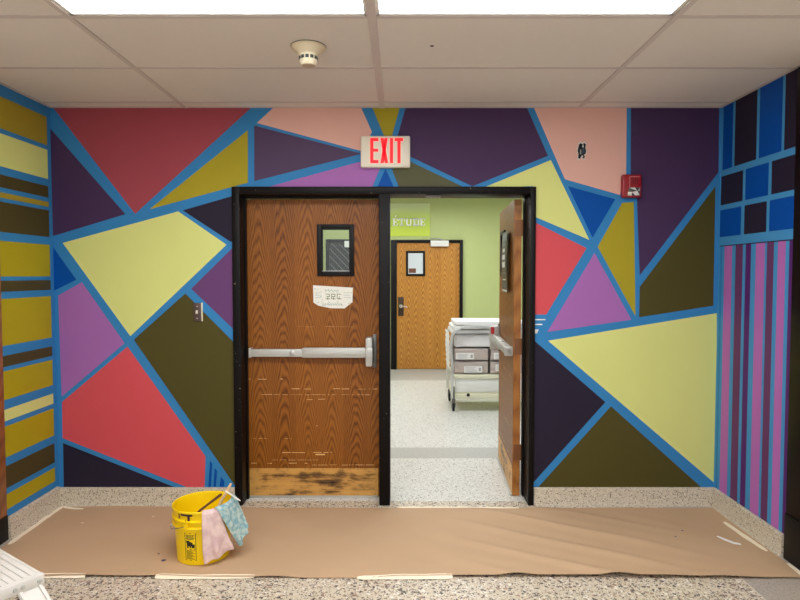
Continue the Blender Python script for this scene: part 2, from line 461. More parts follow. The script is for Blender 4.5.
# right wall: blocks above, upright stripes below
w = MB()
w.box((XR, YB, 0), (XR + 0.15, D, 3.0))
rm = [M_OFFWHITE, PM['sky']] + [PM[k] for k in ('cobalt', 'ink', 'rose', 'dusk', 'grape', 'line')]
def rq(y0, y1, z0, z1, name, lift=0.001):
    w.face([(XR - lift, y0, z0), (XR - lift, y1, z0), (XR - lift, y1, z1), (XR - lift, y0, z1)], rm.index(PM[name]))
rq(3.34, D, 0, ZC, 'sky', 0.0005)
for y0, y1, n in ((3.993, 4.112, 'cobalt'), (3.726, 3.968, 'ink'), (3.480, 3.698, 'cobalt'), (3.34, 3.456, 'ink')): rq(y0, y1, 2.294, ZC, n)
for y0, y1, n in ((3.862, 4.125, 'ink'), (3.595, 3.834, 'cobalt'), (3.34, 3.565, 'ink')): rq(y0, y1, 2.060, 2.253, n)
for y0, y1, n in ((3.875, 4.128, 'cobalt'), (3.606, 3.838, 'ink'), (3.34, 3.577, 'cobalt')): rq(y0, y1, 1.846, 2.027, n)
rq(3.34, 4.125, 1.782, 1.788, 'ink')
for y0, y1, n in ((4.092, 4.118, 'line'), (3.970, 4.062, 'rose'), (3.846, 3.928, 'dusk'), (3.756, 3.814, 'grape'), (3.614, 3.704, 'rose'),
                  (3.526, 3.592, 'dusk'), (3.418, 3.488, 'rose'), (3.34, 3.386, 'grape')): rq(y0, y1, 0.0, 1.782, n)
tag(w.build('wall_right', rm, smooth=False), 'right wall painted with blue blocks above pink and purple upright stripes', 'wall', kind='structure')

# beyond the doors
w = MB(); w.box((-3.2, YF, 0), (3.2, YF + 0.15, 3.0))
tag(w.build('wall_far', M_GREEN, smooth=False), 'plain light green wall beyond the doorway', 'wall', kind='structure')
w = MB(); w.box((-2.75, D + WT, 0), (-2.6, YF, 3.0)); w.box((2.6, D + WT, 0), (2.75, YF, 3.0))
w.face([(-2.6, D + WT + 0.001, 0), (OPL - 0.01, D + WT + 0.001, 0), (OPL - 0.01, D + WT + 0.001, 3), (-2.6, D + WT + 0.001, 3)])
tag(w.build('wall_side', M_OFFWHITE, smooth=False), 'pale side walls of the room beyond', 'wall', kind='structure')

# floor: terrazzo fields, borders and divider strips
f = MB()
def fq(x0, x1, y0, y1, mi): f.face([(x0, y0, 0), (x1, y0, 0), (x1, y1, 0), (x0, y1, 0)], mi)
fq(-1.99, 1.782, YB, D + 0.06, 0)
fq(XL - 0.1, -1.998, YB, D + 0.06, 3); fq(1.790, XR + 0.1, YB, D + 0.06, 3)
fq(-1.998, -1.99, YB, D + 0.06, 4); fq(1.782, 1.790, YB, D + 0.06, 4)
fq(-2.7, 2.7, D + 0.06, 5.20, 1); fq(-2.7, 2.7, 5.20, 5.53, 2); fq(-2.7, 2.7, 5.53, 9.10, 1); fq(-2.7, 2.7, 9.10, YF + 0.1, 2)
f.box((XL - 0.2, YB - 0.1, -0.1), (XR + 0.3, YF + 0.1, -0.002), mi=4)
tag(f.build('floor', [M_FLOOR, M_FLOOR2, M_BAND, M_BORDER, M_STRIP], smooth=False), 'speckled terrazzo floor with plain borders', 'floor', kind='structure')

# ceiling: lay-in tiles on a grid, two openings for the lights in each lit row
c = MB()
XS = [XL - 0.1, -1.452, -0.128, 1.203, XR + 0.1]
YS = [YB] + [4.010 - 0.655 * k for k in range(7, -1, -1)] + [D + 0.02]
LIT = [(1, 4.010 - 0.655 * 3), (2, 4.010 - 0.655 * 3), (1, 4.010 - 0.655 * 7), (2, 4.010 - 0.655 * 7)]
def lit(i, y0): return any(i == k and abs(y0 - yy) < 0.01 for k, yy in LIT)
for i in range(4):
    for j in range(len(YS) - 1):
        if YS[j + 1] - YS[j] < 0.01 or lit(i, YS[j]): continue
        c.box((XS[i] + 0.002, YS[j] + 0.002, ZC), (XS[i + 1] - 0.002, YS[j + 1] - 0.002, ZC + 0.02))
for k, x in enumerate(XS[1:-1]):
    h = 0.020 if k == 1 else 0.013
    c.box((x - h, YB, ZC - 0.006), (x + h, D, ZC + 0.004), mi=1)
for y in YS[1:-1]: c.box((XL, y - 0.012, ZC - 0.004), (XR, y + 0.012, ZC + 0.004), mi=1)
c.box((XL, D - 0.022, ZC - 0.004), (XR, D, ZC + 0.004), mi=1)
c.box((XL, YB, ZC - 0.004), (XL + 0.022, D, ZC + 0.004), mi=1); c.box((XR - 0.022, YB, ZC - 0.004), (XR, D, ZC + 0.004), mi=1)
c.box((XL, YB, ZC + 0.12), (XR, D, ZC + 0.16))
c.lathe([(0, -0.001), (0.010, -0.001), (0.010, 0.004)], (0.153, 3.041, ZC), 12, 2)       # fixing hole in a tile, its shaded inside painted as a disc
c.box((-2.7, D + WT, ZC2), (2.7, YF, ZC2 + 0.1), mi=3)
tag(c.build('ceiling', [M_TILE, M_TBAR, M_DARK, M_WHITE], smooth=False), 'suspended ceiling of warm grey tiles on a thin grid', 'ceiling', kind='structure')

# ceiling lights
M_DIFF = emissive('light_diffuser', (0.975, 0.985, 1.0, 1), 13.6)
M_DIFF2 = emissive('light_diffuser_beyond', (0.95, 0.985, 1.0, 1), 13.0)
M_TROFFER = plain('troffer_white', S(232, 230, 224), 0.5)
def ceiling_light(label, lx, ly, z, md, lw=1.296, ld=0.629, group=None):
    t = thing('ceiling_light', label, 'light', (lx, ly, z), group=group)
    b = MB()
    for s in (-1, 1):
        b.box((-lw / 2, s * ld / 2 - (0.018 if s > 0 else 0), -0.002), (lw / 2, s * ld / 2 + (0.018 if s < 0 else 0), 0.03), 0.002)
        b.box((s * lw / 2 - (0.018 if s > 0 else 0), -ld / 2, -0.002), (s * lw / 2 + (0.018 if s < 0 else 0), ld / 2, 0.03), 0.002)
    b.box((-lw / 2, -ld / 2, 0.03), (lw / 2, ld / 2, 0.10))
    b.build('frame', M_TROFFER, t)
    d = MB(); d.box((-lw / 2 + 0.017, -ld / 2 + 0.017, 0.004), (lw / 2 - 0.017, ld / 2 - 0.017, 0.012))
    d.build('diffuser', md, t, smooth=False)
    return t
yl = 4.010 - 0.655 * 2.5
ceiling_light('glowing rectangular ceiling light left of the centre grid bar', -0.790, yl, ZC, M_DIFF)
ceiling_light('glowing rectangular ceiling light right of the centre grid bar', 0.5375, yl, ZC, M_DIFF)
yl = 4.010 - 0.655 * 6.5  # out-of-view pair added as fill light for the painted walls
ceiling_light('unseen fill light added in the ceiling behind the viewer, left one', -0.790, yl, ZC, M_DIFF)
ceiling_light('unseen fill light added in the ceiling behind the viewer, right one', 0.5375, yl, ZC, M_DIFF)
for lx, ly, lab in ((-0.75, 6.0, 'near left'), (0.95, 6.0, 'near right'), (-0.75, 8.7, 'far left'), (0.95, 8.7, 'far right')):
    ceiling_light('ceiling light in the room beyond, %s one' % lab, lx, ly, ZC2 - 0.10, M_DIFF2)

# baseboards: terrazzo cove base
def base_run(name, p0, p1, nrm, label, h=0.123, t=0.022):
    p0, p1, nrm = Vector(p0), Vector(p1), Vector(nrm)
    prof = [(0, 0), (t + 0.016, 0), (t + 0.006, 0.006), (t, 0.02), (t, h - 0.008), (t - 0.006, h), (0, h)]
    b = MB(); b.prism([p0 + nrm * a + Vector((0, 0, z)) for a, z in prof], p1 - p0)
    return tag(b.build(name, M_BASE), label, 'baseboard', kind='structure')
base_run('baseboard_back', (XL, D - 0.0007, 0), (-1.148, D - 0.0007, 0), (0, -1, 0), 'speckled stone baseboard under the mural left of the doors')
base_run('baseboard_front', (0.918, D - 0.0007, 0), (XR, D - 0.0007, 0), (0, -1, 0), 'speckled stone baseboard under the mural right of the doors')
base_run('baseboard_left', (XL + 0.0012, 3.584, 0), (XL + 0.0012, D - 0.025, 0), (1, 0, 0), 'speckled stone baseboard under the gold striped wall', 0.135)
base_run('baseboard_right', (XR - 0.0012, 3.355, 0), (XR - 0.0012, D - 0.025, 0), (-1, 0, 0), 'speckled stone baseboard under the pink striped wall', 0.128)

# double door frame with a centre post
t1 = thing('trim_1', 'chipped black metal double door frame with a centre post', 'door frame', (-0.115, D, 0), kind='structure')
def fr(name, lo, hi, b=0.004, extra=None):
    m = MB(); m.box((lo[0] + 0.115, lo[1] - D, lo[2]), (hi[0] + 0.115, hi[1] - D, hi[2]), b)
    if extra: extra(m)
    return m.build(name, M_FRAME, t1)
fr('jamb', (-1.146, D - 0.022, 0), (-1.092, D + WT + 0.01, 2.187), extra=lambda m: m.box((-0.977, 0.10, 0), (-0.966, 0.128, 2.13)))
fr('jamb', (0.876, D - 0.022, 0), (0.914, D + 0.15, 2.187), extra=lambda m: m.box((0.986, 0.152, 0), (1.031, 0.21, 2.187)))
fr('header', (-1.0915, D - 0.022, 2.137), (0.8755, D + WT + 0.01, 2.187), extra=lambda m: m.box((-0.975, 0.10, 2.122), (-0.04, 0.128, 2.138)))
fr('post', (-0.150, D - 0.024, 0), (-0.075, D + WT - 0.01, 2.1365))
m = MB(); m.box((0.285, 0.02, 2.122), (0.385, 0.09, 2.1365), 0.002); m.build('strike', M_STEEL_DARK, t1)

# ------------------------------------------------------------------ door leaves: local x from the hinge along the leaf, y into the thickness
LW, LT, LH = 0.934, 0.052, 2.118
def door_leaf(name, label, cat, loc, rz, s, worn):
    t = thing(name, label, cat, loc, rz, kind='structure')
    bx = lambda m, x0, x1, y0, y1, z0, z1, b=0.0, mi=0: m.box((min(s * x0, s * x1), min(y0, y1), z0), (max(s * x0, s * x1), max(y0, y1), z1), b, mi)
    wx0, wx1, wz0, wz1 = 0.530, 0.730, 1.612, 1.912          # vision panel opening
    m = MB()
    bx(m, 0, wx0, 0, LT, 0, LH, 0.002); bx(m, wx1, LW, 0, LT, 0, LH, 0.002)
    bx(m, wx0 - 0.002, wx1 + 0.002, 0, LT, 0, wz0); bx(m, wx0 - 0.002, wx1 + 0.002, 0, LT, wz1, LH)
    bx(m, -0.0006, 0.0, 0.001, LT - 0.001, 0.001, LH - 0.001, mi=1); bx(m, LW, LW + 0.0006, 0.001, LT - 0.001, 0.001, LH - 0.001, mi=1)
    rr = random.Random(3)
    for x0, x1, z, h in worn:                                 # scraped lines in the veneer
        x = x0
        while x < x1:
            d = rr.uniform(0.01, 0.07)
            if rr.random() < 0.72:
                hh = h * rr.uniform(0.5, 1.2); zz = z + rr.uniform(-0.0015, 0.0015)
                m.face([(s * x, -0.0004, zz), (s * min(x + d, x1), -0.0004, zz + rr.uniform(-0.001, 0.001)), (s * min(x + d, x1), -0.0004, zz + hh), (s * x, -0.0004, zz + hh)], 2)
            x += d + rr.uniform(0, 0.02)
    m.build('panel', [M_OAK, M_OAK_EDGE, M_SCUFF], t, smooth=False)
    wf = MB()
    for y0, y1 in ((-0.014, 0.004), (LT - 0.004, LT + 0.014)):
        bx(wf, wx0 - 0.030, wx0, y0, y1, wz0 - 0.034, wz1 + 0.030, 0.003); bx(wf, wx1, wx1 + 0.030, y0, y1, wz0 - 0.034, wz1 + 0.030, 0.003)
        bx(wf, wx0, wx1, y0, y1, wz1, wz1 + 0.030, 0.003); bx(wf, wx0, wx1, y0, y1, wz0 - 0.034, wz0, 0.003)
    bx(wf, wx0, wx0 + 0.006, 0, LT, wz0, wz1); bx(wf, wx1 - 0.006, wx1, 0, LT, wz0, wz1); bx(wf, wx0, wx1, 0, LT, wz1 - 0.006, wz1)
    bx(wf, wx0, wx1, 0.0, LT, wz0, wz0 + 0.005, mi=1)
    wfo = wf.build('window_frame', [M_BLACK, M_STEEL_LIGHT], t)
    g = MB(); bx(g, wx0 + 0.004, wx1 - 0.004, 0.024, 0.028, wz0 + 0.004, wz1 - 0.004); g.build('pane', M_GLASS, wfo, smooth=False)
    # panic bar
    b = MB()
    bx(b, 0.022, 0.400, -0.055, -0.008, 1.012, 1.066, 0.006); bx(b, 0.396, 0.850, -0.062, -0.008, 1.006, 1.076, 0.008)
    bx(b, 0.022, 0.040, -0.060, -0.002, 1.006, 1.074, 0.004); bx(b, 0.405, 0.848, -0.066, -0.058, 1.022, 1.060, 0.003)
    bx(b, 0.022, 0.850, -0.010, -0.0008, 1.018, 1.062)
    pb = b.build('push_bar', M_STEEL_LIGHT, t); pb['label'] = 'silver push bar across the door'
    k = MB(); k.lathe([(0, 0), (0.020, 0), (0.020, 0.006), (0.014, 0.010), (0, 0.010)], (0, 0, 0), 20, M=Matrix.Translation((s * 0.330, -0.055, 1.040)) @ Matrix.Rotation(R(90), 4, 'X'))
    k.build('key_cylinder', M_STEEL, pb)
    h = MB(); bx(h, 0.842, 0.892, -0.085, -0.0008, 0.946, 1.150, 0.012); bx(h, 0.840, 0.894, -0.088, -0.03, 1.004, 1.078, 0.010)
    h.build('latch_case', M_STEEL_LIGHT, pb)
    sp = MB(); bx(sp, 0.890, 0.918, -0.012, -0.0008, 0.930, 1.168, 0.003); sp.build('latch_plate', M_STEEL_DARK, t)
    kp = MB(); bx(kp, 0.006, LW - 0.006, -0.0016, -0.0002, 0.006, 0.206)
    for q in range(8):
        for zz in (0.018, 0.196):
            kp.lathe([(0, 0), (0.004, 0), (0.003, 0.0015), (0, 0.002)], (0, 0, 0), 8, 1, Matrix.Translation((s * (0.03 + q * 0.125), -0.0016, zz)) @ Matrix.Rotation(R(90), 4, 'X'))
    kpo = kp.build('kick_plate', [M_BRASS, M_STEEL_DARK], t, smooth=False); kpo['label'] = 'scuffed brass kick plate with dark smears'
    sw = MB(); bx(sw, 0.006, LW - 0.006, -0.016, -0.0002, -0.0035, 0.009, 0.002); sw.build('sweep', M_STEEL, t)
    for zz in (0.26, 1.02, 1.86):
        hg = MB(); bx(hg, -0.003, -0.0007, 0.006, LT - 0.004, zz, zz + 0.115)
        hg.tube([(s * -0.006, LT + 0.003, zz), (s * -0.006, LT + 0.003, zz + 0.115)], 0.006, 10)
        hg.build('hinge', plain('hinge_bronze', S(128, 84, 52), 0.4, 0.5), t)
    return t

worn_left = [(0.0, 0.25, 0.845, 0.004), (0.25, 0.92, 0.775, 0.003), (0.10, 0.90, 0.735, 0.002), (0.28, 0.55, 0.700, 0.003), (0.02, 0.32, 0.420, 0.002),
             (0.24, 0.60, 0.318, 0.005), (0.70, 0.74, 0.350, 0.007), (0.02, 0.42, 0.240, 0.004), (0.40, 0.90, 0.228, 0.003), (0.06, 0.08, 0.395, 0.012),
             (0.22, 0.245, 0.335, 0.008), (0.30, 0.8, 1.22, 0.001), (0.48, 0.56, 0.30, 0.008), (0.1, 0.5, 0.265, 0.002), (0.45, 0.5, 0.51, 0.004)]
door_leaf('door_1', 'closed dark oak door leaf with silver push bar and brass kick plate', 'door', (-1.090, D + 0.140, 0.004), 0.0, 1, worn_left)
d2 = door_leaf('door_2', 'oak door leaf standing open into the room beyond, seen nearly edge on', 'door', (0.800, D + 0.158, 0.004), R(-93), -1,
               [(0.1, 0.6, 0.84, 0.004), (0.3, 0.9, 0.76, 0.003), (0.2, 0.5, 0.46, 0.005), (0.05, 0.9, 0.25, 0.004)])
tg = MB(); tg.box((-0.8415, -0.080, 1.086), (-0.832, -0.050, 1.146), 0.002)
o = tg.build('bar_tag', plain('red_plastic', S(200, 24, 40), 0.4), d2); o['label'] = 'small red tag at the end of the push bar'

# little card taped to the closed leaf
LY = D + 0.140
sc = 4.28 / 606.0
def cp(px, py): return ((px - 333) * sc, (297.5 - py) * sc)          # measured on the card itself, in 7 mm steps
outl = [(313.2, 285.8), (353, 288.2), (352.5, 302.8), (344.5, 309), (331, 308.8), (318.5, 306.3), (313.4, 303)]
m = MB(); m.prism([(cp(*p)[0], 0, cp(*p)[1]) for p in outl], (0, 0.0008, 0), 3); rr = random.Random(11)
def stroke(x0, y0, x1, y1, wd, mi, mb=None):
    mb = mb or m
    a, b = Vector(cp(x0, y0)), Vector(cp(x1, y1)); d = (b - a).normalized(); n = Vector((-d.y, d.x)) * wd / 2
    mb.face([(q.x, -0.0004, q.y) for q in (a - n, b - n, b + n, a + n)], mi)
for x in [325 + 0.9 * i for i in range(16)]: stroke(x, 290.2 + 0.9 * math.sin(x * 2.1) + 0.06 * (x - 325), x + 0.8, 291.6 + 0.9 * math.cos(x * 1.7) + 0.06 * (x - 325), 0.0028, 1)
for x in [322 + 1.1 * i for i in range(19)]: stroke(x, 304 + 0.8 * math.sin(x * 2.6), x + 0.7, 306 + 0.7 * math.cos(x * 2.3), 0.003, 1)
for gx in (325.6, 331.2, 337.0):                                     # three bold dark green signs in the middle
    for a in ((0, 294.6, 4.2, 294.8), (0, 299.2, 4.6, 299.4), (0.4, 294.6, 0.2, 299), (2.4, 296.8, 2.2, 300.4), (0.8, 297, 4.2, 297.2), (3.9, 294.6, 3.7, 297)):
        if rr.random() < 0.86: stroke(gx + a[0], a[1], gx + a[2], a[3], 0.0042, 0)
for k in range(62):
    x = rr.uniform(314.5, 351.5); y = rr.uniform(288.8, 306.5)
    if 323 < x < 343 and 289 < y < 301.5: continue
    if (x < 320 and y > 304) or (x > 345 and y > 304): continue
    a = rr.uniform(0, PI); l = rr.uniform(0.5, 1.6)
    stroke(x, y, x + l * math.cos(a), y + l * math.sin(a), rr.uniform(0.002, 0.004), rr.choice((1, 1, 2)))
for y in (292.5, 295, 297.2): stroke(315.5, y + 1, 321.5, y + 0.8, 0.002, 1); stroke(343.5, y + 0.6, 350.5, y + 1.2, 0.002, 1)
card = tag(m.build('paper_card', [plain('ink_green', S(98, 112, 52), 0.7), plain('ink_grey', S(142, 166, 156), 0.7), plain('ink_lime', S(150, 170, 90), 0.7), plain('card_white', S(232, 232, 222), 0.7)], None, (-0.481, LY - 0.0012, 1.435), smooth=False), 'white card with green doodles stuck on the closed oak door below its window', 'card')

# poster hanging on the open leaf
pa = R(-93)
pm = Matrix.Translation((0.800, D + 0.158, 0.014)) @ Matrix.Rotation(pa, 4, 'Z')
post = thing('poster', 'black and white poster taped beside the window of the open oak door', 'poster', tuple(pm @ Vector((-0.33, -0.020, 1.68))), pa)
m = MB(); bow = lambda u: -0.010 * math.sin(u * PI) - 0.004
m.grid(lambda u, v: (0.165 - 0.33 * u, bow(v), 0.225 - 0.46 * v + 0.03 * (1 - u) * 0), 4, 10, thick=0.0015)
m.build('sheet', plain('poster_black', S(34, 36, 40), 0.35), post)
m = MB()
def pq(u0, u1, v0, v1, mi):
    for q in range(3):
        a, b = v0 + (v1 - v0) * q / 3, v0 + (v1 - v0) * (q + 1) / 3
        m.face([(0.165 - 0.33 * u0, bow(a) - 0.0022, 0.225 - 0.46 * a), (0.165 - 0.33 * u1, bow(a) - 0.0022, 0.225 - 0.46 * a), (0.165 - 0.33 * u1, bow(b) - 0.0022, 0.225 - 0.46 * b), (0.165 - 0.33 * u0, bow(b) - 0.0022, 0.225 - 0.46 * b)], mi)
pq(0.08, 0.92, 0.04, 0.16, 1); pq(0.2, 0.8, 0.18, 0.24, 1)
pq(0.30, 0.72, 0.28, 0.34, 0); pq(0.25, 0.76, 0.38, 0.46, 0); pq(0.25, 0.76, 0.50, 0.59, 0); pq(0.1, 0.55, 0.67, 0.70, 1); pq(0.1, 0.7, 0.78, 0.80, 0); pq(0.06, 0.94, 0.955, 0.99, 0)
for q in range(9): pq(0.1 + 0.09 * q, 0.14 + 0.09 * q, 0.84, 0.92, 1)
m.build('print', [plain('poster_white', S(226, 226, 222), 0.5), plain('poster_grey', S(128, 134, 132), 0.5)], post, smooth=False)

# ------------------------------------------------------------------ far doors in the green wall
t = thing('door_3', 'golden oak door closed in the green wall beyond the doorway', 'door', (0.43, YF, 0), kind='structure')
m = MB(); m.box((-0.500, -0.030, 0.008), (0.550, -0.002, 2.125), 0.002); m.build('panel', M_OAK_FAR, t, smooth=False)
m = MB()
m.box((-0.600, -0.06, 0), (-0.505, -0.001, 2.177), 0.004); m.box((0.555, -0.06, 0), (0.605, -0.001, 2.177), 0.004); m.box((-0.505, -0.06, 2.13), (0.555, -0.001, 2.177), 0.004)
m.build('door_frame', M_BLACK, t)
m = MB()
for lo, hi in (((-0.346, 1.573), (-0.310, 1.993)), ((-0.062, 1.573), (-0.026, 1.993)), ((-0.310, 1.957), (-0.062, 1.993)), ((-0.310, 1.573), (-0.062, 1.609))):
    m.box((lo[0], -0.045, lo[1]), (hi[0], -0.028, hi[1]), 0.003)
wf = m.build('window_frame', M_BLACK, t)
m = MB(); m.box((-0.310, -0.034, 1.609), (-0.062, -0.031, 1.957)); m.build('pane', plain('painted_bright_pane', S(212, 218, 222), 0.15), wf, smooth=False)  # brightness of the space behind is painted into the pale pane
m = MB(); m.box((-0.300, -0.037, 1.625), (-0.180, -0.0345, 1.70)); m.build('sticker', plain('sticker_brown', S(116, 68, 46), 0.6), wf, smooth=False)
m = MB(); m.box((-0.478, -0.036, 0.90), (-0.385, -0.029, 1.22), 0.003); lp = m.build('lock_plate', plain('dark_bronze', S(64, 48, 36), 0.4, 0.3), t)
m = MB(); m.lathe([(0.030, 0), (0.030, 0.01), (0.014, 0.02), (0.014, 0.04), (0.032, 0.05), (0.034, 0.07), (0.022, 0.085), (0, 0.088)], (0, 0, 0), 20, M=Matrix.Translation((-0.43, -0.036, 1.07)) @ Matrix.Rotation(R(90), 4, 'X'))
m.tube([(-0.43, -0.10, 1.07), (-0.36, -0.105, 1.062), (-0.325, -0.105, 1.05)], 0.010, 8); m.build('knob', M_CHROME, lp)
m = MB(); m.box((0.060, -0.10, 2.065), (0.365, -0.061, 2.165), 0.008); cl = m.build('closer', M_WHITE, t)
m = MB(); m.tube([(0.30, -0.08, 2.166), (0.16, -0.16, 2.196), (0.06, -0.07, 2.196)], 0.010, 8); m.build('closer_arm', M_STEEL, cl)

t = thing('door_4', 'dark door with slanting battens seen through the window of the closed oak door', 'door', (-0.75, YF, 0), kind='structure')
m = MB(); m.box((-0.455, -0.030, 0.008), (0.135, -0.002, 2.13), 0.002); m.build('panel', plain('dark_door', S(40, 40, 40), 0.5), t, smooth=False)
m = MB(); m.box((-0.505, -0.06, 0), (-0.460, -0.001, 2.185), 0.004); m.box((-0.460, -0.06, 2.135), (0.142, -0.001, 2.185), 0.004); m.build('door_frame', M_BLACK, t)
m = MB(); M_BAT = plain('batten_grey', S(112, 110, 104), 0.5)
for q in range(16):
    x, z = -0.45, 0.9 + 0.125 * q
    seg = clip([(x, z), (x + 0.60, z - 0.62), (x + 0.60, z - 0.60), (x, z + 0.02)], 1, 1.0, 2.12)
    if len(seg) >= 3: m.prism([(a, -0.031, b) for a, b in seg], (0, -0.008, 0))
m.build('batten', M_BAT, t, smooth=False)
m = MB(); m.box((-0.19, -0.12, 2.05), (-0.06, -0.061, 2.155), 0.008); m.build('closer', M_WHITE, t)

# green sign with white slab lettering above the far door
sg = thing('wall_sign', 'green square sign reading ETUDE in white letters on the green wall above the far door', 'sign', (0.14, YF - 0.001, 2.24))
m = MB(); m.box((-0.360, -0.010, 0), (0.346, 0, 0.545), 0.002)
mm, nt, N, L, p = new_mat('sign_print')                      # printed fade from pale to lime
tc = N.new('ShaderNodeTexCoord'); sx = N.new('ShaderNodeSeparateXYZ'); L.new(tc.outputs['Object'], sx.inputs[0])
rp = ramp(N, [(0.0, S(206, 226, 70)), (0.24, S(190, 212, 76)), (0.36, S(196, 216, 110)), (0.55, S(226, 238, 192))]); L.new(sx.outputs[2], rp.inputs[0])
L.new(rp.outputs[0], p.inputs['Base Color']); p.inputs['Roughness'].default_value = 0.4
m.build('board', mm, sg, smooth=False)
m = MB()
def lb(x0, x1, z0, z1): m.box((x0, -0.013, z0), (x1, -0.0102, z1))
z0, z1, q = 0.172, 0.302, 0.015
x = -0.285                                                    # E with acute
lb(x + 0.014, x + 0.040, z0, z1); lb(x, x + 0.090, z0, z0 + q); lb(x, x + 0.090, z1 - q, z1); lb(x + 0.04, x + 0.07, 0.229, 0.246)
lb(x + 0.078, x + 0.090, z0, z0 + 0.04); lb(x + 0.078, x + 0.090, z1 - 0.04, z1)
m.prism([(x + 0.035, -0.013, z1 + 0.012), (x + 0.052, -0.013, z1 + 0.012), (x + 0.080, -0.013, z1 + 0.045), (x + 0.058, -0.013, z1 + 0.045)], (0, 0.0028, 0))
x = -0.180                                                    # T
lb(x + 0.038, x + 0.064, z0, z1); lb(x, x + 0.102, z1 - q, z1); lb(x + 0.022, x + 0.080, z0, z0 + q); lb(x, x + 0.012, z1 - 0.045, z1); lb(x + 0.090, x + 0.102, z1 - 0.045, z1)
x = -0.064                                                    # U
lb(x + 0.010, x + 0.036, z0 + 0.015, z1); lb(x + 0.078, x + 0.098, z0 + 0.015, z1); lb(x + 0.018, x + 0.090, z0, z0 + 0.024); lb(x, x + 0.044, z1 - q, z1); lb(x + 0.070, x + 0.104, z1 - q, z1)
x = 0.062                                                     # D
lb(x + 0.012, x + 0.036, z0, z1); lb(x, x + 0.080, z0, z0 + 0.025); lb(x, x + 0.080, z1 - 0.025, z1); lb(x + 0.076, x + 0.102, z0 + 0.020, z1 - 0.020); lb(x + 0.060, x + 0.094, z0, z0 + 0.026); lb(x + 0.060, x + 0.094, z1 - 0.026, z1)
x = 0.174                                                     # E
lb(x + 0.014, x + 0.040, z0, z1); lb(x, x + 0.090, z0, z0 + q); lb(x, x + 0.090, z1 - q, z1); lb(x + 0.04, x + 0.07, 0.229, 0.246); lb(x + 0.078, x + 0.090, z0, z0 + 0.04); lb(x + 0.078, x + 0.090, z1 - 0.04, z1)
m.build('lettering', plain('sign_white', S(254, 255, 248), 0.4), sg, smooth=False)

# side casings where the painted walls end
m = MB(); m.box((XL + 0.001, 3.30, 0.15), (XL + 0.008, 3.580, ZC), 0.002); m.box((XL + 0.001, 3.30, 0), (XL + 0.012, 3.582, 0.15), 0.003, 1)
tag(m.build('trim_2', [M_CASING, M_BLACK]), 'brown wood casing at the end of the gold striped wall', 'casing', kind='structure')
m = MB(); m.box((XR - 0.010, 3.10, 0), (XR - 0.001, 3.345, ZC), 0.003); m.box((XR - 0.018, 3.08, 0.0), (XR - 0.001, 3.343, 0.26), 0.004, 1)
tag(m.build('trim_3', [M_BROWNMETAL, M_BLACK]), 'dark brown metal casing at the end of the pink striped wall', 'casing', kind='structure')

# ------------------------------------------------------------------ things on the walls and ceiling
# exit sign
s_ = 4.10 / 606.0
ex = thing('exit_sign', 'white EXIT sign with glowing red letters above the double doors', 'sign', (-0.1045, D - 0.001, 2.416))
m = MB(); m.box((-0.166, -0.046, -0.105), (0.166, 0, 0.105), 0.010, seg=3); m.box((-0.150, -0.048, -0.090), (0.150, -0.044, 0.090), 0.002)
m.build('housing', plain('sign_cream', S(232, 226, 208), 0.45), ex)
m = MB()
def lp_(pts, mi=0): m.prism([((a - 385.5) * s_, -0.0492, (151.5 - b) * s_) for a, b in pts], (0, 0.0018, 0), mi)
def lr(x0, x1, y0, y1): lp_([(x0, y0), (x1, y0), (x1, y1), (x0, y1)])
T, Bm = 138.4, 163.0
lr(370.5, 373.6, T, Bm); lr(373.5, 378.6, T, T + 3); lr(373.5, 378.4, 149, 151.8); lr(373.5, 378.6, Bm - 3, Bm)
lp_([(380.6, T), (383.9, T), (388.2, Bm), (384.9, Bm)]); lp_([(384.6, T), (387.8, T), (383.9, Bm), (380.6, Bm)])
lr(390.0, 393.1, T, Bm); lr(394.8, 403.0, T, T + 3); lr(397.4, 400.5, T + 2.9, Bm)
m.build('lettering', emissive('exit_red', S(255, 6, 22), 0.95), ex, smooth=False)

# fire strobe
fs = thing('fire_alarm', 'red fire alarm strobe with a clear lens on the mural', 'alarm', (1.5505, D - 0.001, 2.187))
m = MB(); m.box((-0.062, -0.022, -0.074), (0.062, 0, 0.074), 0.006); m.box((-0.065, -0.050, -0.077), (0.065, -0.012, 0.077), 0.010, seg=3)
m.build('housing', plain('alarm_red', S(146, 8, 28), 0.35, coat=0.15), fs)
m = MB(); m.prism([(-0.034, -0.049, -0.066), (0.050, -0.049, -0.066), (0.052, -0.049, -0.010), (-0.022, -0.049, -0.010)], (0, -0.003, 0))
lf = m.build('lens_frame', plain('lens_mirror', S(150, 150, 146), 0.15, 0.9), fs, smooth=False)
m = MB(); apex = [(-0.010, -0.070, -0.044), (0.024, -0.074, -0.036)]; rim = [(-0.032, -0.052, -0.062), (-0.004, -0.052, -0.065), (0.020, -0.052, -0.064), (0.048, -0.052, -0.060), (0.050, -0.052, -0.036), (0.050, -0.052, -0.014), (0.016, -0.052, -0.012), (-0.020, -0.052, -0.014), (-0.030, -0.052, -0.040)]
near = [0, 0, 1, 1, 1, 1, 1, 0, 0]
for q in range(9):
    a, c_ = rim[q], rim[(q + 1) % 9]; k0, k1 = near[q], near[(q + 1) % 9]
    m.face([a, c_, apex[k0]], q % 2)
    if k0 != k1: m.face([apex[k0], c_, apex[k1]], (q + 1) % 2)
m.build('lens', [plain('lens_facet_glint', S(240, 242, 236), 0.05, 0.2), plain('lens_facet_shade', S(120, 124, 120), 0.05, 0.7)], lf, smooth=False)  # clear facets alternate bright and grey: glints put into the colour
m = MB()
for q in range(4): m.box((-0.006 + 0.012 * q, -0.0515, 0.012), (-0.001 + 0.012 * q, -0.0495, 0.060))
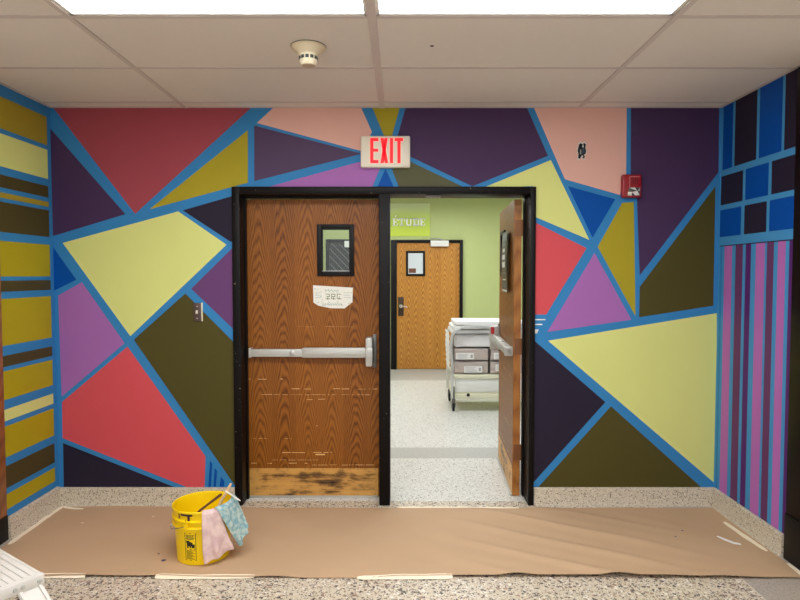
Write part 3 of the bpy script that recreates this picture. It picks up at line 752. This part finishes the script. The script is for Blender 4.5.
m.box((-0.020, -0.0515, -0.006), (-0.016, -0.0495, 0.062), mi=1); m.box((-0.020, -0.0515, 0.058), (0.048, -0.0495, 0.063), mi=1)
m.build('grille', [plain('alarm_dark_red', S(98, 6, 20), 0.5), plain('alarm_pale', S(206, 120, 126), 0.4)], fs, smooth=False)

# light switch
sw = thing('light_switch', 'bronze light switch plate on the dark olive polygon left of the doors', 'switch', (-1.389, D - 0.001, 1.336))
m = MB(); m.box((-0.030, -0.007, -0.062), (0.024, 0, 0.062), 0.003); m.build('plate', plain('plate_bronze', S(98, 82, 78), 0.3, 0.6, var=0.2, vscale=30), sw)
m = MB(); m.box((-0.011, -0.018, -0.010), (0.003, -0.0068, 0.014), 0.003); m.build('toggle', plain('toggle_ivory', S(222, 212, 200), 0.4), sw)
for zz in (-0.042, 0.040):
    m = MB(); m.lathe([(0, 0), (0.005, 0), (0.004, 0.002), (0, 0.0025)], (0, 0, 0), 12, M=Matrix.Translation((-0.004, -0.007, zz)) @ Matrix.Rotation(R(90), 4, 'X')); m.build('screw', M_STEEL, sw)
m = MB(); m.box((0.0245, -0.009, -0.062), (0.034, 0, 0.066), 0.002); o = m.build('edge_strip', plain('ivory_edge', S(226, 220, 196), 0.5), sw); o['label'] = 'bare ivory edge beside the plate'

# smoke detector
sd = thing('smoke_detector', 'cream smoke detector hanging from a ceiling tile', 'smoke detector', (-0.458, 3.045, ZC - 0.001)); sd.scale = (0.93, 0.93, 0.97)
m = MB(); m.lathe([(0, 0), (0.091, 0), (0.092, -0.006), (0.088, -0.012), (0.062, -0.034), (0.051, -0.042), (0, -0.042)], n=40); m.lathe([(0.0905, -0.0005), (0.094, -0.0005), (0.094, -0.003), (0.0905, -0.003)], n=40, mi=1)
m.build('base', [plain('detector_cream', S(226, 212, 182), 0.45), M_STEEL_DARK], sd)
m = MB(); m.lathe([(0, -0.041), (0.050, -0.041), (0.049, -0.048), (0.047, -0.078), (0.040, -0.092), (0.036, -0.096)], n=40); m.lathe([(0.036, -0.0958), (0.030, -0.099), (0, -0.0995)], n=40, mi=1)
hd = m.build('sensor_head', [plain('detector_ivory', S(230, 220, 190), 0.45), plain('detector_tip', S(190, 168, 142), 0.5)], sd)
m = MB()
for q in range(12):
    a = 2 * PI * q / 12
    Mx = Matrix.Rotation(a, 4, 'Z')
    m.box((-0.009, -0.0495, -0.070), (0.009, -0.040, -0.054), 0.0, M=Mx)
m.build('vents', plain('vent_dark', S(70, 76, 70), 0.6), hd, smooth=False)

# ------------------------------------------------------------------ floor protection
BX, BY = -1.121, 3.385          # where the bucket stands
def paper_z(x, y):
    n = noise.noise(Vector((x * 1.3, y * 2.0, 3.1))) * 0.013 + noise.noise(Vector((x * 4 + y * 5, y * 2.6 - x, 0.7))) * 0.0055
    if x > 0.1: n += 0.016 * max(0, math.sin((x * 0.55 + (y - 3.1) * 1.0) * 22)) ** 3 * min(1, (x - 0.1) * 2) * max(0, 1 - abs(x - 0.9) / 1.0)
    flat = min(1, max(0, (math.hypot(x - BX, y - BY) - 0.15) / 0.12))
    edge = min(1, (4.10 - y) / 0.12) * min(1, (x - XL - 0.03) / 0.1) * min(1, (XR - x - 0.03) / 0.1)
    z = 0.004 + max(0.0, n + 0.004) * flat * max(0, min(1, edge))
    for cx_, wd, hh in ((-1.62, 0.24, 0.012), (-0.66, 0.10, 0.012), (0.62, 0.40, 0.008), (1.5, 0.5, 0.010)):        # front edge lifts off the floor here
        if y < 3.22: z += hh * math.exp(-((x - cx_) / wd) ** 2) * ((3.22 - y) / 0.11) ** 1.5
    return z
PY0, PY1 = 3.118, 4.128
m = MB()
def pf(u, v):
    x = XL + 0.045 + u * (XR - XL - 0.085); y0 = PY0 + 0.006 * math.sin(x * 3.1) - 0.010 * (x > 1.2) * (x - 1.2)
    yb = 4.098 + min(1, max(0, (x + 1.3) / 0.4)) * (-0.030) + 0.004 * math.sin(x * 9)
    y = y0 + v * (yb - y0)
    return (x, y, paper_z(x, y))
m.grid(pf, 180, 44, thick=-0.0006)
tag(m.build('paper_sheet', M_PAPER, angle=80), 'brown kraft paper laid on the floor along the end wall as a drop sheet', 'paper')

def tape(label, pts, wd, seed):
    """torn strip following a line on the floor"""
    rr = random.Random(seed); b = MB(); P = [Vector((x, y, 0)) for x, y in pts]
    tot = sum((q - p).length for p, q in zip(P, P[1:])); n = max(4, int(tot / 0.035)); L_, Rr_ = [], []
    for i in range(n + 1):
        d = tot * i / n; k = 0
        while k < len(P) - 2 and d > (P[k + 1] - P[k]).length: d -= (P[k + 1] - P[k]).length; k += 1
        e = P[k + 1] - P[k]; c_ = P[k] + e.normalized() * min(d, e.length); nn = Vector((-e.y, e.x, 0)).normalized()
        h = wd * rr.uniform(0.42, 0.55) * (0.55 if i in (0, n) else 1)
        for s, lst in ((1, L_), (-1, Rr_)):
            q = c_ + nn * h * s; q.z = max(0.0045, paper_z(q.x, max(q.y, 3.12)) + 0.0022) if q.y > 3.12 else 0.0045; lst.append(q)
    g = [L_, Rr_]
    b.grid(lambda u, v: g[int(round(u))][int(round(v * n))], 1, n, thick=-0.0008)
    o = b.build('masking_tape', M_TAPE, smooth=False); return tag(o, label, 'tape', 'strips of masking tape on the kraft paper')
tape('long torn strip of masking tape along the foot of the gold striped wall', [(-2.305, 3.50), (-2.31, 3.80), (-2.325, 3.93)], 0.034, 1)
tape('shorter torn strip of masking tape reaching the left wall corner', [(-2.312, 3.86), (-2.318, 4.09)], 0.030, 2)
tape('small torn scrap of masking tape lying out from the left wall corner', [(-2.315, 4.085), (-2.22, 4.045), (-2.15, 4.04)], 0.032, 3)
tape('straight strip of masking tape along the foot of the pink striped wall', [(2.075, 3.83), (2.096, 3.41)], 0.036, 4)
tape('short curled strip of masking tape at the right casing', [(2.125, 3.27), (2.118, 3.10)], 0.030, 9)
tape('strip of masking tape on the paper edge in front of the yellow bucket', [(-1.29, 3.118), (-0.77, 3.122)], 0.034, 5)
tape('strip of masking tape on the paper edge in front of the doorway', [(-0.23, 3.112), (0.27, 3.118)], 0.036, 6)
tape('strip of masking tape on the paper edge beside the white step stool', [(-1.93, 3.128), (-1.66, 3.124)], 0.032, 7)
tape('thin strip of masking tape across the threshold of the open doorway', [(-0.02, 4.070), (0.42, 4.066), (0.80, 4.058)], 0.026, 8)
m = MB(); zz = 0.020
m.prism([(1.945 + a, 3.52 + b, zz) for a, b in ((-0.035, 0.085), (-0.022, 0.095), (0.0, 0.05), (0.025, 0.0), (0.05, -0.015), (0.045, -0.04), (0.01, -0.025), (-0.02, 0.03))], (0, 0, 0.001))
for v in m.bm.verts: v.co.z = paper_z(v.co.x, v.co.y) + (0.003 if v.co.z > zz + 0.0005 else 0.002)
tag(m.build('paper_scrap', plain('scrap_white', S(250, 248, 244), 0.6)), 'small curled white paper scrap lying on the brown paper at right', 'scrap')
rr = random.Random(5)
for lab, x, y, r in (('dark blue paint drop on the brown paper left of the yellow bucket', -1.318, 3.300, 0.013), ('small dark blue paint drop on the brown paper further left of the bucket', -1.375, 3.375, 0.006), ('dark paint drop at the right of the brown paper, nearer the baseboard', 1.742, 3.69, 0.007), ('dark paint drop at the right of the brown paper, nearer its front edge', 1.66, 3.60, 0.006)):
    m = MB(); m.lathe([(r, 0), (r * 0.9, 0.0015), (0, 0.002)], (0, 0, 0), 14)
    for v in m.bm.verts: v.co.x *= 1 + 0.3 * math.sin(v.co.y * 300)
    tag(m.build('paint_drop', M_NAVYDROP, loc=(x, y, paper_z(x, y) + 0.0010)), lab, 'paint drop')
for lab, x, y in (('pale paint speck on the brown paper in front of the left baseboard', -2.03, 3.80), ('pale paint speck on the brown paper between the left wall and the bucket', -1.62, 3.90)):
    m = MB(); m.lathe([(0.010, 0), (0.008, 0.001), (0, 0.0015)], (0, 0, 0), 10)
    tag(m.build('paint_drop', plain('cream_paint', S(226, 204, 170), 0.5), loc=(x, y, paper_z(x, y) + 0.0012)), lab, 'paint drop')

# ------------------------------------------------------------------ yellow bucket
BZ = 0.0042
M_YEL = plain('bucket_yellow', S(248, 212, 4), 0.38, var=0.03, spec=0.4)
bk = thing('bucket', 'yellow plastic bucket with rags over its rim on the brown paper', 'bucket', (BX, BY, BZ))
RT, RB, BH = 0.168, 0.143, 0.305
rad = lambda z: RB + (RT - 0.010 - RB) * z / BH
m = MB()
m.lathe([(0, 0.004), (RB - 0.012, 0.004), (RB - 0.006, 0), (RB, 0.004), (rad(0.20), 0.20), (rad(0.205) + 0.014, 0.207), (rad(0.21) + 0.014, 0.213), (rad(0.215) + 0.001, 0.222),
         (rad(0.24) + 0.001, 0.240), (rad(0.245) + 0.013, 0.244), (rad(0.25) + 0.013, 0.250), (rad(0.25) + 0.002, 0.256), (RT - 0.007, 0.293), (RT, 0.295), (RT, 0.303), (RT - 0.004, 0.306),
         (RT - 0.009, 0.303), (rad(0.25) - 0.004, 0.25), (RB - 0.005, 0.010), (0, 0.010)], n=64)
body = m.build('body', M_YEL, bk, angle=50)
def on_bucket(phi, z, off): r = rad(z) + off; return (r * math.sin(phi), -r * math.cos(phi), z)
m = MB()
f0, f1, lz0, lz1 = R(-22), R(3), 0.030, 0.185
def patch(a0, a1, z0, z1, off, mi, n=5): m.grid(lambda u, v: on_bucket(a0 + (a1 - a0) * u, z0 + (z1 - z0) * v, off), n, 2, mi)
patch(f0, f1, lz0, lz1, 0.0006, 0)
lu = lambda u: f0 + (f1 - f0) * u
lv = lambda v: lz0 + (lz1 - lz0) * v
def lpatch(u0, u1, v0, v1, mi, off=0.001): patch(lu(u0), lu(u1), lv(v0), lv(v1), off, mi, 2)
for e in ((0, 1, 0, 0.02), (0, 1, 0.98, 1), (0, 0.05, 0, 1), (0.95, 1, 0, 1)): lpatch(*e, 1)
for k in range(4): lpatch(0.12, 0.88 - 0.1 * (k % 2), 0.90 - 0.045 * k, 0.925 - 0.045 * k, 1)
for k in range(10): lpatch(0.12, 0.88 - 0.14 * (k % 3), 0.05 + 0.034 * k, 0.066 + 0.034 * k, 1)
lpatch(0.08, 0.92, 0.40, 0.425, 1)
for e in ((0.18, 0.60, 0.56, 0.68), (0.30, 0.86, 0.52, 0.60), (0.12, 0.45, 0.64, 0.72), (0.62, 0.88, 0.46, 0.60), (0.20, 0.34, 0.46, 0.58), (0.44, 0.56, 0.46, 0.56), (0.50, 0.70, 0.60, 0.66)): lpatch(*e, 1, 0.0012)
m.build('label', [M_YEL, plain('label_black', S(22, 20, 16), 0.5)], bk)
M_DRIP = plain('drip_purple', S(66, 28, 44), 0.35)
for a0, a1, z0, z1 in ((-27, -2, 0.281, 0.292), (-33, -30, 0.262, 0.290), (-12, -7, 0.256, 0.290), (-17, -15, 0.252, 0.258), (30, 44, 0.032, 0.05), (40, 48, 0.045, 0.06)):
    m = MB(); m.grid(lambda u, v: on_bucket(R(a0 + (a1 - a0) * u), z0 + (z1 - z0) * v, 0.0075 if z0 > 0.2 else 0.0012), 4, 2)
    m.build('paint_drip', M_DRIP, bk)
ea = R(-14)
for k, a in enumerate((ea, ea + PI)):
    m = MB(); p = on_bucket(a, 0.229, 0.004); q = on_bucket(a, 0.229, 0.020); m.tube([p, q], 0.011, 12); m.build('handle_ear', M_YEL, bk)
m = MB(); path = []
for k in range(25):
    s = k / 24; a = ea - PI * s; z = 0.229 - 0.060 * math.sin(PI * s)
    path.append(on_bucket(a, z, 0.016 + 0.010 * math.sin(PI * s)))
m.tube(path, 0.0022, 8); hb = m.build('handle', M_STEEL_DARK, bk)
m = MB(); m.tube(path[10:15], 0.009, 10); o = m.build('grip', M_WHITE, hb); o['label'] = 'white grip on the wire handle'

# rags: each cloth starts inside, goes over the rim and hangs outside
def rag(name, label, mat, phi0, phi1, path_l, path_r, fold, seed, n=26):
    """path_l / path_r: (z, off, dphi) stations down the two edges, from inside the rim to the hem"""
    def along(path, v):
        t = v * (len(path) - 1); i = min(int(t), len(path) - 2); s = t - i
        s = s * s * (3 - 2 * s) if 0 < i < len(path) - 2 else s
        return [a + (b - a) * s for a, b in zip(path[i], path[i + 1])]
    def fn(u, v):
        a, b = along(path_l, v), along(path_r, v)
        z, off, dp = [p + (q - p) * u for p, q in zip(a, b)]
        ph = R(phi0 + (phi1 - phi0) * u + dp)
        fo = fold * max(0, v - 0.2) * (0.6 * math.sin(u * 13 + seed) + noise.noise(Vector((u * 5, v * 4, seed))) * 1.4)
        r = RT + off + max(fo, -0.004 if off > 0.01 else -0.002)
        zz = z + noise.noise(Vector((u * 6, v * 3, seed + 9))) * 0.006 * v
        return (BX + r * math.sin(ph), BY - r * math.cos(ph), BZ + zz)
    m = MB(); m.grid(fn, n, n + 8, thick=0.003)
    o = m.build(name, mat, angle=70); return tag(o, label, 'cloth')
def terry(name, base, spot, sc):
    mm, nt, N, L, p = new_mat(name)
    tc = N.new('ShaderNodeTexCoord'); nz = N.new('ShaderNodeTexNoise'); nz.inputs['Scale'].default_value = sc; nz.inputs['Detail'].default_value = 5
    L.new(tc.outputs['Object'], nz.inputs['Vector']); rp = ramp(N, [(0.42, base), (0.62, spot)]); L.new(nz.outputs['Fac'], rp.inputs[0])
    L.new(rp.outputs[0], p.inputs['Base Color']); p.inputs['Roughness'].default_value = 0.95
    n2 = N.new('ShaderNodeTexNoise'); n2.inputs['Scale'].default_value = 120; L.new(tc.outputs['Object'], n2.inputs['Vector'])
    bp = N.new('ShaderNodeBump'); bp.inputs['Strength'].default_value = 0.6; bp.inputs['Distance'].default_value = 0.004
    L.new(n2.outputs['Fac'], bp.inputs['Height']); L.new(bp.outputs['Normal'], p.inputs['Normal'])
    return mm
rag('rag', 'pale pink rag hanging over the front of the yellow bucket rim', terry('pink_cloth', S(232, 206, 200), S(214, 182, 182), 18), 16, 43,
    [(0.262, -0.030, 0), (0.300, -0.014, 0), (0.314, -0.003, 0), (0.296, 0.008, 0), (0.235, 0.012, 0), (0.10, 0.010, 1), (0.022, 0.004, 3)],
    [(0.262, -0.030, 0), (0.300, -0.014, 0), (0.314, -0.003, 0), (0.296, 0.008, 4), (0.235, 0.014, 10), (0.12, 0.018, 20), (0.072, 0.024, 28)], 0.020, 2.0)
rag('rag', 'teal patterned rag hanging over the right of the yellow bucket rim', terry('teal_cloth', S(122, 166, 174), S(190, 206, 198), 40), 40, 104,
    [(0.262, -0.034, 0), (0.304, -0.016, 0), (0.320, -0.002, 0), (0.302, 0.018, 3), (0.25, 0.030, 10), (0.16, 0.046, 22), (0.075, 0.066, 33)],
    [(0.272, -0.034, 0), (0.316, -0.016, 0), (0.334, -0.002, 0), (0.316, 0.018, -3), (0.28, 0.034, -7), (0.225, 0.064, -13), (0.165, 0.095, -17)], 0.013, 5.0)

# brushes and sticks standing in the bucket
def stick(name, label, cat, p0, p1, r0, r1, mat, extra=None):
    base = Vector(p0); t = thing(name, label, cat, tuple(base))
    m = MB(); d = Vector(p1) - base
    m.tube([d * k for k in (0.0, 0.06, 0.3, 0.6, 0.9, 0.97, 1.0)], [r0 * 0.9, r0, r0 * 0.85, (r0 + r1) / 2, r1 * 1.15, r1, r1 * 0.5], 12)
    m.build('handle', mat, t)
    if extra: extra(t, d)
    return t
def brush_head(t, d):
    n = -d.normalized(); q = n.to_track_quat('Z', 'Y').to_matrix().to_4x4()
    m = MB(); m.box((-0.022, -0.008, -0.012), (0.022, 0.008, 0.030), 0.003, M=q); m.build('ferrule', M_STEEL, t)
    m = MB(); m.box((-0.021, -0.007, 0.029), (0.021, 0.007, 0.070), 0.003, M=q); m.build('bristles', plain('bristle_dark', S(60, 44, 34), 0.9), t)
stick('paint_brush', 'paint brush with pale wooden handle leaning up out of the yellow bucket', 'brush', (BX + 0.062, BY + 0.01, BZ + 0.235), (BX + 0.150, BY + 0.035, BZ + 0.395), 0.010, 0.007, plain('pale_wood', S(222, 188, 148), 0.5), brush_head)
stick('stir_stick', 'dark brown stir stick lying across inside the yellow bucket', 'stick', (BX + 0.012, BY - 0.120, BZ + 0.292), (BX + 0.085, BY + 0.065, BZ + 0.322), 0.007, 0.007, plain('brown_stick', S(92, 58, 38), 0.6))
stick('brush_handle', 'thin white brush handle sticking out over the teal rag', 'brush', (BX + 0.125, BY + 0.005, BZ + 0.362), (BX + 0.222, BY - 0.04, BZ + 0.322), 0.005, 0.003, M_WHITE)

# ------------------------------------------------------------------ white step stool, lower left
ST = 0.500
ax, bx_ = Vector((-0.82, 0.57, 0)).normalized(), Vector((-0.57, -0.82, 0)).normalized()
stl = thing('step_stool', 'white ribbed plastic step stool at the lower left in front of the brown paper', 'stool', (-1.298, 2.167, 0))
Ms = Matrix(((ax.x, bx_.x, 0, 0), (ax.y, bx_.y, 0, 0), (0, 0, 1, 0), (0, 0, 0, 1)))
M_STOOL = plain('stool_white', S(212, 208, 201), 0.45, bump=0.1, bscale=30, var=0.03)
TL, TW = 0.42, 0.36                                        # local a along the ribs, b across
m = MB()
for k in range(14):
    b0 = 0.012 + k * 0.0243
    a0 = 0.075 if 5 <= k <= 8 else 0.026
    m.box((a0, b0, ST - 0.018), (TL - 0.026, b0 + 0.0215, ST), 0.003, M=Ms)
m.box((0.072, 0.012, ST - 0.024), (TL - 0.03, TW - 0.01, ST - 0.006), M=Ms); m.box((0.02, 0.012, ST - 0.024), (0.10, 0.13, ST - 0.006), M=Ms); m.box((0.02, 0.232, ST - 0.024), (0.10, TW - 0.01, ST - 0.006), M=Ms)
m.build('step', M_STOOL, stl)
for k, a in enumerate((0.0, TL - 0.028)):
    m = MB(); m.box((a, 0.0, ST - 0.038), (a + 0.028, TW, ST + 0.004), 0.006, M=Ms); rl = m.build('rail', M_STOOL, stl)
    for q in (0.02, 0.075, 0.10, 0.30):
        m = MB(); m.lathe([(0, 0), (0.0085, 0), (0.007, 0.004), (0, 0.005)], (0, 0, 0), 12, M=Ms @ Matrix.Translation((a if k == 0 else a + 0.028, q, ST - 0.017)) @ Matrix.Rotation(R(-90 if k == 0 else 90), 4, 'Y')); m.build('rivet', M_STEEL_LIGHT, rl)
for b in (0.0, TW - 0.012):
    m = MB(); m.box((0.028, b, ST - 0.045), (TL - 0.028, b + 0.012, ST), 0.004, M=Ms); m.build('side_lip', M_STOOL, stl)
def stool_leg(a_top, b_top, a_bot, b_bot):
    m = MB(); n = 10
    wd, tk = 0.085, 0.018
    def sec(z):
        s = (ST - 0.030 - z) / (ST - 0.030); return a_top + (a_bot - a_top) * s, b_top + (b_bot - b_top) * s
    t0, t1_ = sec(ST - 0.030), sec(0.02)
    for off, w_, th in ((0.0, wd, tk), (0.004, 0.012, 0.032), (wd - 0.016, 0.012, 0.032)):
        lo = [(t1_[0] - th / 2, t1_[1] + off, 0.02), (t1_[0] + th / 2, t1_[1] + off, 0.02), (t1_[0] + th / 2, t1_[1] + off + w_, 0.02), (t1_[0] - th / 2, t1_[1] + off + w_, 0.02)]
        m.prism(lo, (t0[0] - t1_[0], t0[1] - t1_[1], ST - 0.050), b=0.003, M=Ms)
    for k in range(1, 8):
        z = ST - 0.05 - k * 0.055; a, b = sec(z); m.box((a - 0.014, b + 0.012, z - 0.006), (a + 0.014, b + wd - 0.012, z + 0.004), 0.002, M=Ms)
    lg = m.build('leg', M_STOOL, stl)
    m = MB(); m.box((t1_[0] - 0.024, t1_[1] - 0.004, 0.0), (t1_[0] + 0.024, t1_[1] + wd + 0.004, 0.024), 0.004, M=Ms); m.build('foot', plain('foot_grey', S(150, 148, 144), 0.7), lg)
stool_leg(0.016, 0.008, -0.30, -0.12); stool_leg(0.016, TW - 0.095, -0.30, TW + 0.03); stool_leg(TL - 0.016, 0.008, TL + 0.30, -0.12); stool_leg(TL - 0.016, TW - 0.095, TL + 0.30, TW + 0.03)

# ------------------------------------------------------------------ linen cart beyond the open door
CX0, CX1, CY0, CY1 = 0.605, 1.46, 7.00, 7.62
ct = thing('linen_cart', 'cream metal cart on casters loaded with wrapped bundles beyond the doorway', 'cart', ((CX0 + CX1) / 2, (CY0 + CY1) / 2, 0))
cx, cy = (CX0 + CX1) / 2, (CY0 + CY1) / 2
hx, hy = (CX1 - CX0) / 2, (CY1 - CY0) / 2
M_RAIL = plain('satin_chrome', S(216, 216, 212), 0.3, 0.5)
M_CART = plain('cart_cream', S(226, 222, 194), 0.45, var=0.03)
m = MB(); m.box((-hx, -hy, 0.385), (hx, hy, 0.430), 0.008); m.build('deck', M_CART, ct)
m = MB(); m.box((-hx + 0.03, -hy + 0.015, 0.222), (hx - 0.03, hy - 0.015, 0.384), 0.004); o = m.build('lower_box', plain('cart_white', S(236, 234, 226), 0.5), ct)
m = MB(); m.box((-hx, -hy - 0.004, 0.150), (hx, -hy + 0.03, 0.205), 0.006); m.box((-hx, hy - 0.03, 0.150), (hx, hy, 0.205), 0.006)
m.box((-hx, -hy + 0.03, 0.150), (-hx + 0.03, hy - 0.03, 0.205), 0.006); m.box((hx - 0.03, -hy + 0.03, 0.150), (hx, hy - 0.03, 0.205), 0.006); m.box((-hx + 0.02, -hy + 0.02, 0.200), (hx - 0.02, hy - 0.02, 0.222)); br = m.build('base_rail', M_CART, ct)
for q in (-0.25, 0.20): 
    m = MB(); m.lathe([(0, 0), (0.020, 0), (0.018, 0.008), (0, 0.010)], (0, 0, 0), 12, M=Matrix.Translation((q, -hy - 0.004, 0.196)) @ Matrix.Rotation(R(90), 4, 'X')); m.build('bolt', M_BLACK, br)
for k, yy in enumerate((-hy - 0.020, hy + 0.020)):
    m = MB(); p = [(-hx - 0.012, yy, 0.16), (-hx - 0.012, yy, 0.55), (-hx - 0.03, yy, 0.74), (-hx - 0.018, yy, 0.86)]
    for q in range(9):
        a = PI / 2 * q / 8; p.append((-hx + 0.17 - 0.188 * math.cos(a), yy, 0.86 + 0.135 * math.sin(a)))
    p += [(hx - 0.17, yy, 0.995)] + [(hx - 0.17 + 0.182 * math.sin(PI / 2 * q / 8), yy, 0.86 + 0.135 * math.cos(PI / 2 * q / 8)) for q in range(1, 9)] + [(hx + 0.012, yy, 0.16)]
    m.tube(p, 0.018, 10); m.build('handle_rail', M_RAIL, ct)
for sx_ in (-1, 1):
    for sy_ in (-1, 1):
        x, y = sx_ * (hx - 0.008), sy_ * (hy - 0.02)
        m = MB(); m.box((x - 0.020, y - 0.03, 0.100), (x + 0.020, y + 0.03, 0.150), 0.006); m.box((x - 0.022, y - 0.012, 0.04), (x - 0.017, y + 0.012, 0.105)); m.box((x + 0.017, y - 0.012, 0.04), (x + 0.022, y + 0.012, 0.105)); cs = m.build('caster', M_STEEL_DARK, ct)
        m = MB(); m.lathe([(0.030, -0.013), (0.050, -0.013), (0.054, -0.008), (0.054, 0.008), (0.050, 0.013), (0.030, 0.013), (0.030, -0.013)], (0, 0, 0), 24, M=Matrix.Translation((x, y, 0.055)) @ Matrix.Rotation(R(90), 4, 'Y')); m.lathe([(0, -0.011), (0.031, -0.011), (0.031, 0.011), (0, 0.011)], (0, 0, 0), 24, 1, Matrix.Translation((x, y, 0.055)) @ Matrix.Rotation(R(90), 4, 'Y')); m.build('wheel', [M_BLACK, M_STEEL], cs)
for sy_ in (-1,):
    m = MB(); m.box((-hx - 0.018, -hy - 0.028, 0.155), (-hx + 0.016, -hy - 0.003, 0.30), 0.006); m.build('bumper', M_BLACK, ct)

# the load: plastic wrapped bundles, folded pads on top
M_BUN = plain('bundle_beige', S(196, 162, 144), 0.7, bump=0.3, bscale=14, var=0.06)
M_WRAP = plastic_wrap('bundle_film', S(236, 232, 226), 0.42)
def soft_block(w_, d_, h_, seed, amp=0.012, n=14):
    t = bmesh.new(); bmesh.ops.create_cube(t, size=1.0); bmesh.ops.subdivide_edges(t, edges=t.edges[:], cuts=n, use_grid_fill=True)
    for v in t.verts:
        p = v.co.copy(); rx = p.copy()
        k = 0.14
        e = sum(1 for a in p if abs(a) > 0.42)
        q = Vector((p.x * w_, p.y * d_, p.z * h_))
        if e >= 2: q = Vector((q.x * (1 - 0.03), q.y * (1 - 0.03), q.z * (1 - 0.05)))
        nv = noise.noise_vector(Vector((q.x * 9 + seed, q.y * 9, q.z * 14)))
        v.co = q + Vector((nv.x, nv.y, nv.z * 0.4)) * amp + Vector((0, 0, h_ / 2))
    return t
def bundle(label, x, y, z, w_, d_, h_, seed, labels=True):
    t = thing('wrapped_bundle', label, 'bundle', (x, y, z), group='plastic wrapped bundles on the cart')
    m = MB(); m._merge(soft_block(w_ * 0.97, d_ * 0.95, h_ * 0.94, seed, 0.006), 0, Matrix.Translation((0, 0, 0.005))); m.build('contents', M_BUN, t, angle=60)
    m = MB(); m._merge(soft_block(w_, d_, h_, seed + 4, 0.010, 18), 0, None); m.build('film', M_WRAP, t, angle=70)
    if labels:
        rr = random.Random(seed)
        for lx in labels:
            m = MB(); z0 = h_ * 0.42 + rr.uniform(-0.012, 0.012); yy = -d_ / 2 - 0.012
            m.box((lx - 0.105, yy - 0.002, z0 - 0.035), (lx + 0.105, yy, z0 + 0.04), 0.0)
            for q in range(4): m.box((lx - 0.09, yy - 0.003, z0 - 0.022 + 0.014 * q), (lx + rr.uniform(0.0, 0.05), yy - 0.0018, z0 - 0.017 + 0.014 * q), mi=1)
            m.box((lx + 0.065, yy - 0.003, z0 - 0.02), (lx + 0.09, yy - 0.0018, z0 + 0.02), mi=1)
            m.build('sticker', [M_WHITE, plain('print_grey', S(168, 166, 164), 0.6)], t, smooth=False)
    return t
bw = 0.405
bundle('beige wrapped bundle at the bottom of the cart load, left end', cx - 0.212, cy, 0.436, bw, 0.56, 0.148, 1, (0.02,))
bundle('beige wrapped bundle at the bottom of the cart load, half behind the open door', cx + 0.212, cy, 0.436, bw, 0.56, 0.148, 2, (-0.04,))
bundle('beige wrapped bundle second from the bottom of the cart load, left end', cx - 0.212, cy, 0.590, bw, 0.56, 0.146, 3, (-0.075,))
bundle('beige wrapped bundle second from the bottom of the cart load, half behind the open door', cx + 0.212, cy, 0.590, bw, 0.56, 0.146, 4, (-0.06,))
t = thing('wrapped_bundle', 'white crumpled plastic bag of linen lying on the beige bundles', 'bundle', (cx, cy, 0.749), group='plastic wrapped bundles on the cart')
m = MB(); m._merge(soft_block(0.80, 0.55, 0.150, 30, 0.014, 20), 0, None); m.build('film', plain('film_white', S(226, 222, 218), 0.28, bump=0.9, bscale=26), t, angle=70)
for k in range(3):
    t = thing('folded_pad', ('lowest of the white folded pads topping the cart load', 'middle one of the white folded pads topping the cart load', 'topmost of the white folded pads on the cart')[k], 'pad', (cx + 0.01 * (k - 1), cy, 0.909 + 0.050 * k), group='folded pads on the cart')
    m = MB(); m._merge(soft_block(0.87 - 0.03 * (k == 2), 0.60, 0.042, 50 + k, 0.0045, 16), 0, None); m.build('pad', plain('pad_white', S(240, 238, 234), 0.85), t, angle=70)
t = thing('folded_sheet', 'white ruffled sheet hanging down the left end of the cart load', 'sheet', (CX0 - 0.01, cy, 0.46))
m = MB(); m.grid(lambda u, v: (-0.030 + 0.005 * math.sin(v * 44) * (0.5 + 0.5 * u) - 0.010 * v, -0.27 + 0.50 * u, 0.03 + 0.43 * v), 16, 60, thick=0.006)
m.build('cloth', plain('sheet_white', S(238, 236, 230), 0.8), t, angle=80)

# ------------------------------------------------------------------ camera and picture
cam = bpy.data.cameras.new('camera'); co = bpy.data.objects.new('camera', cam); C.objects.link(co)
co.location = (0, 0, 1.59); co.rotation_euler = (R(90 - 2.3624), 0, 0)
cam.sensor_width = 36; cam.lens = 606 / 800 * 36; cam.shift_x = -1 / 800; cam.clip_start = 0.05
sc_ = bpy.context.scene
sc_.camera = co
wd = bpy.data.worlds.new('world'); sc_.world = wd; wd.use_nodes = True
wd.node_tree.nodes['Background'].inputs[0].default_value = (0.92, 0.96, 1.0, 1); wd.node_tree.nodes['Background'].inputs[1].default_value = 0.95
vs = sc_.view_settings
vs.view_transform = 'Standard'; vs.look = 'None'; vs.exposure = 0.0; vs.gamma = 1.0; vs.use_curve_mapping = False
sc_.cycles.use_denoising = True
sc_.cycles.max_bounces = 10; sc_.cycles.diffuse_bounces = 6; sc_.cycles.transparent_max_bounces = 16
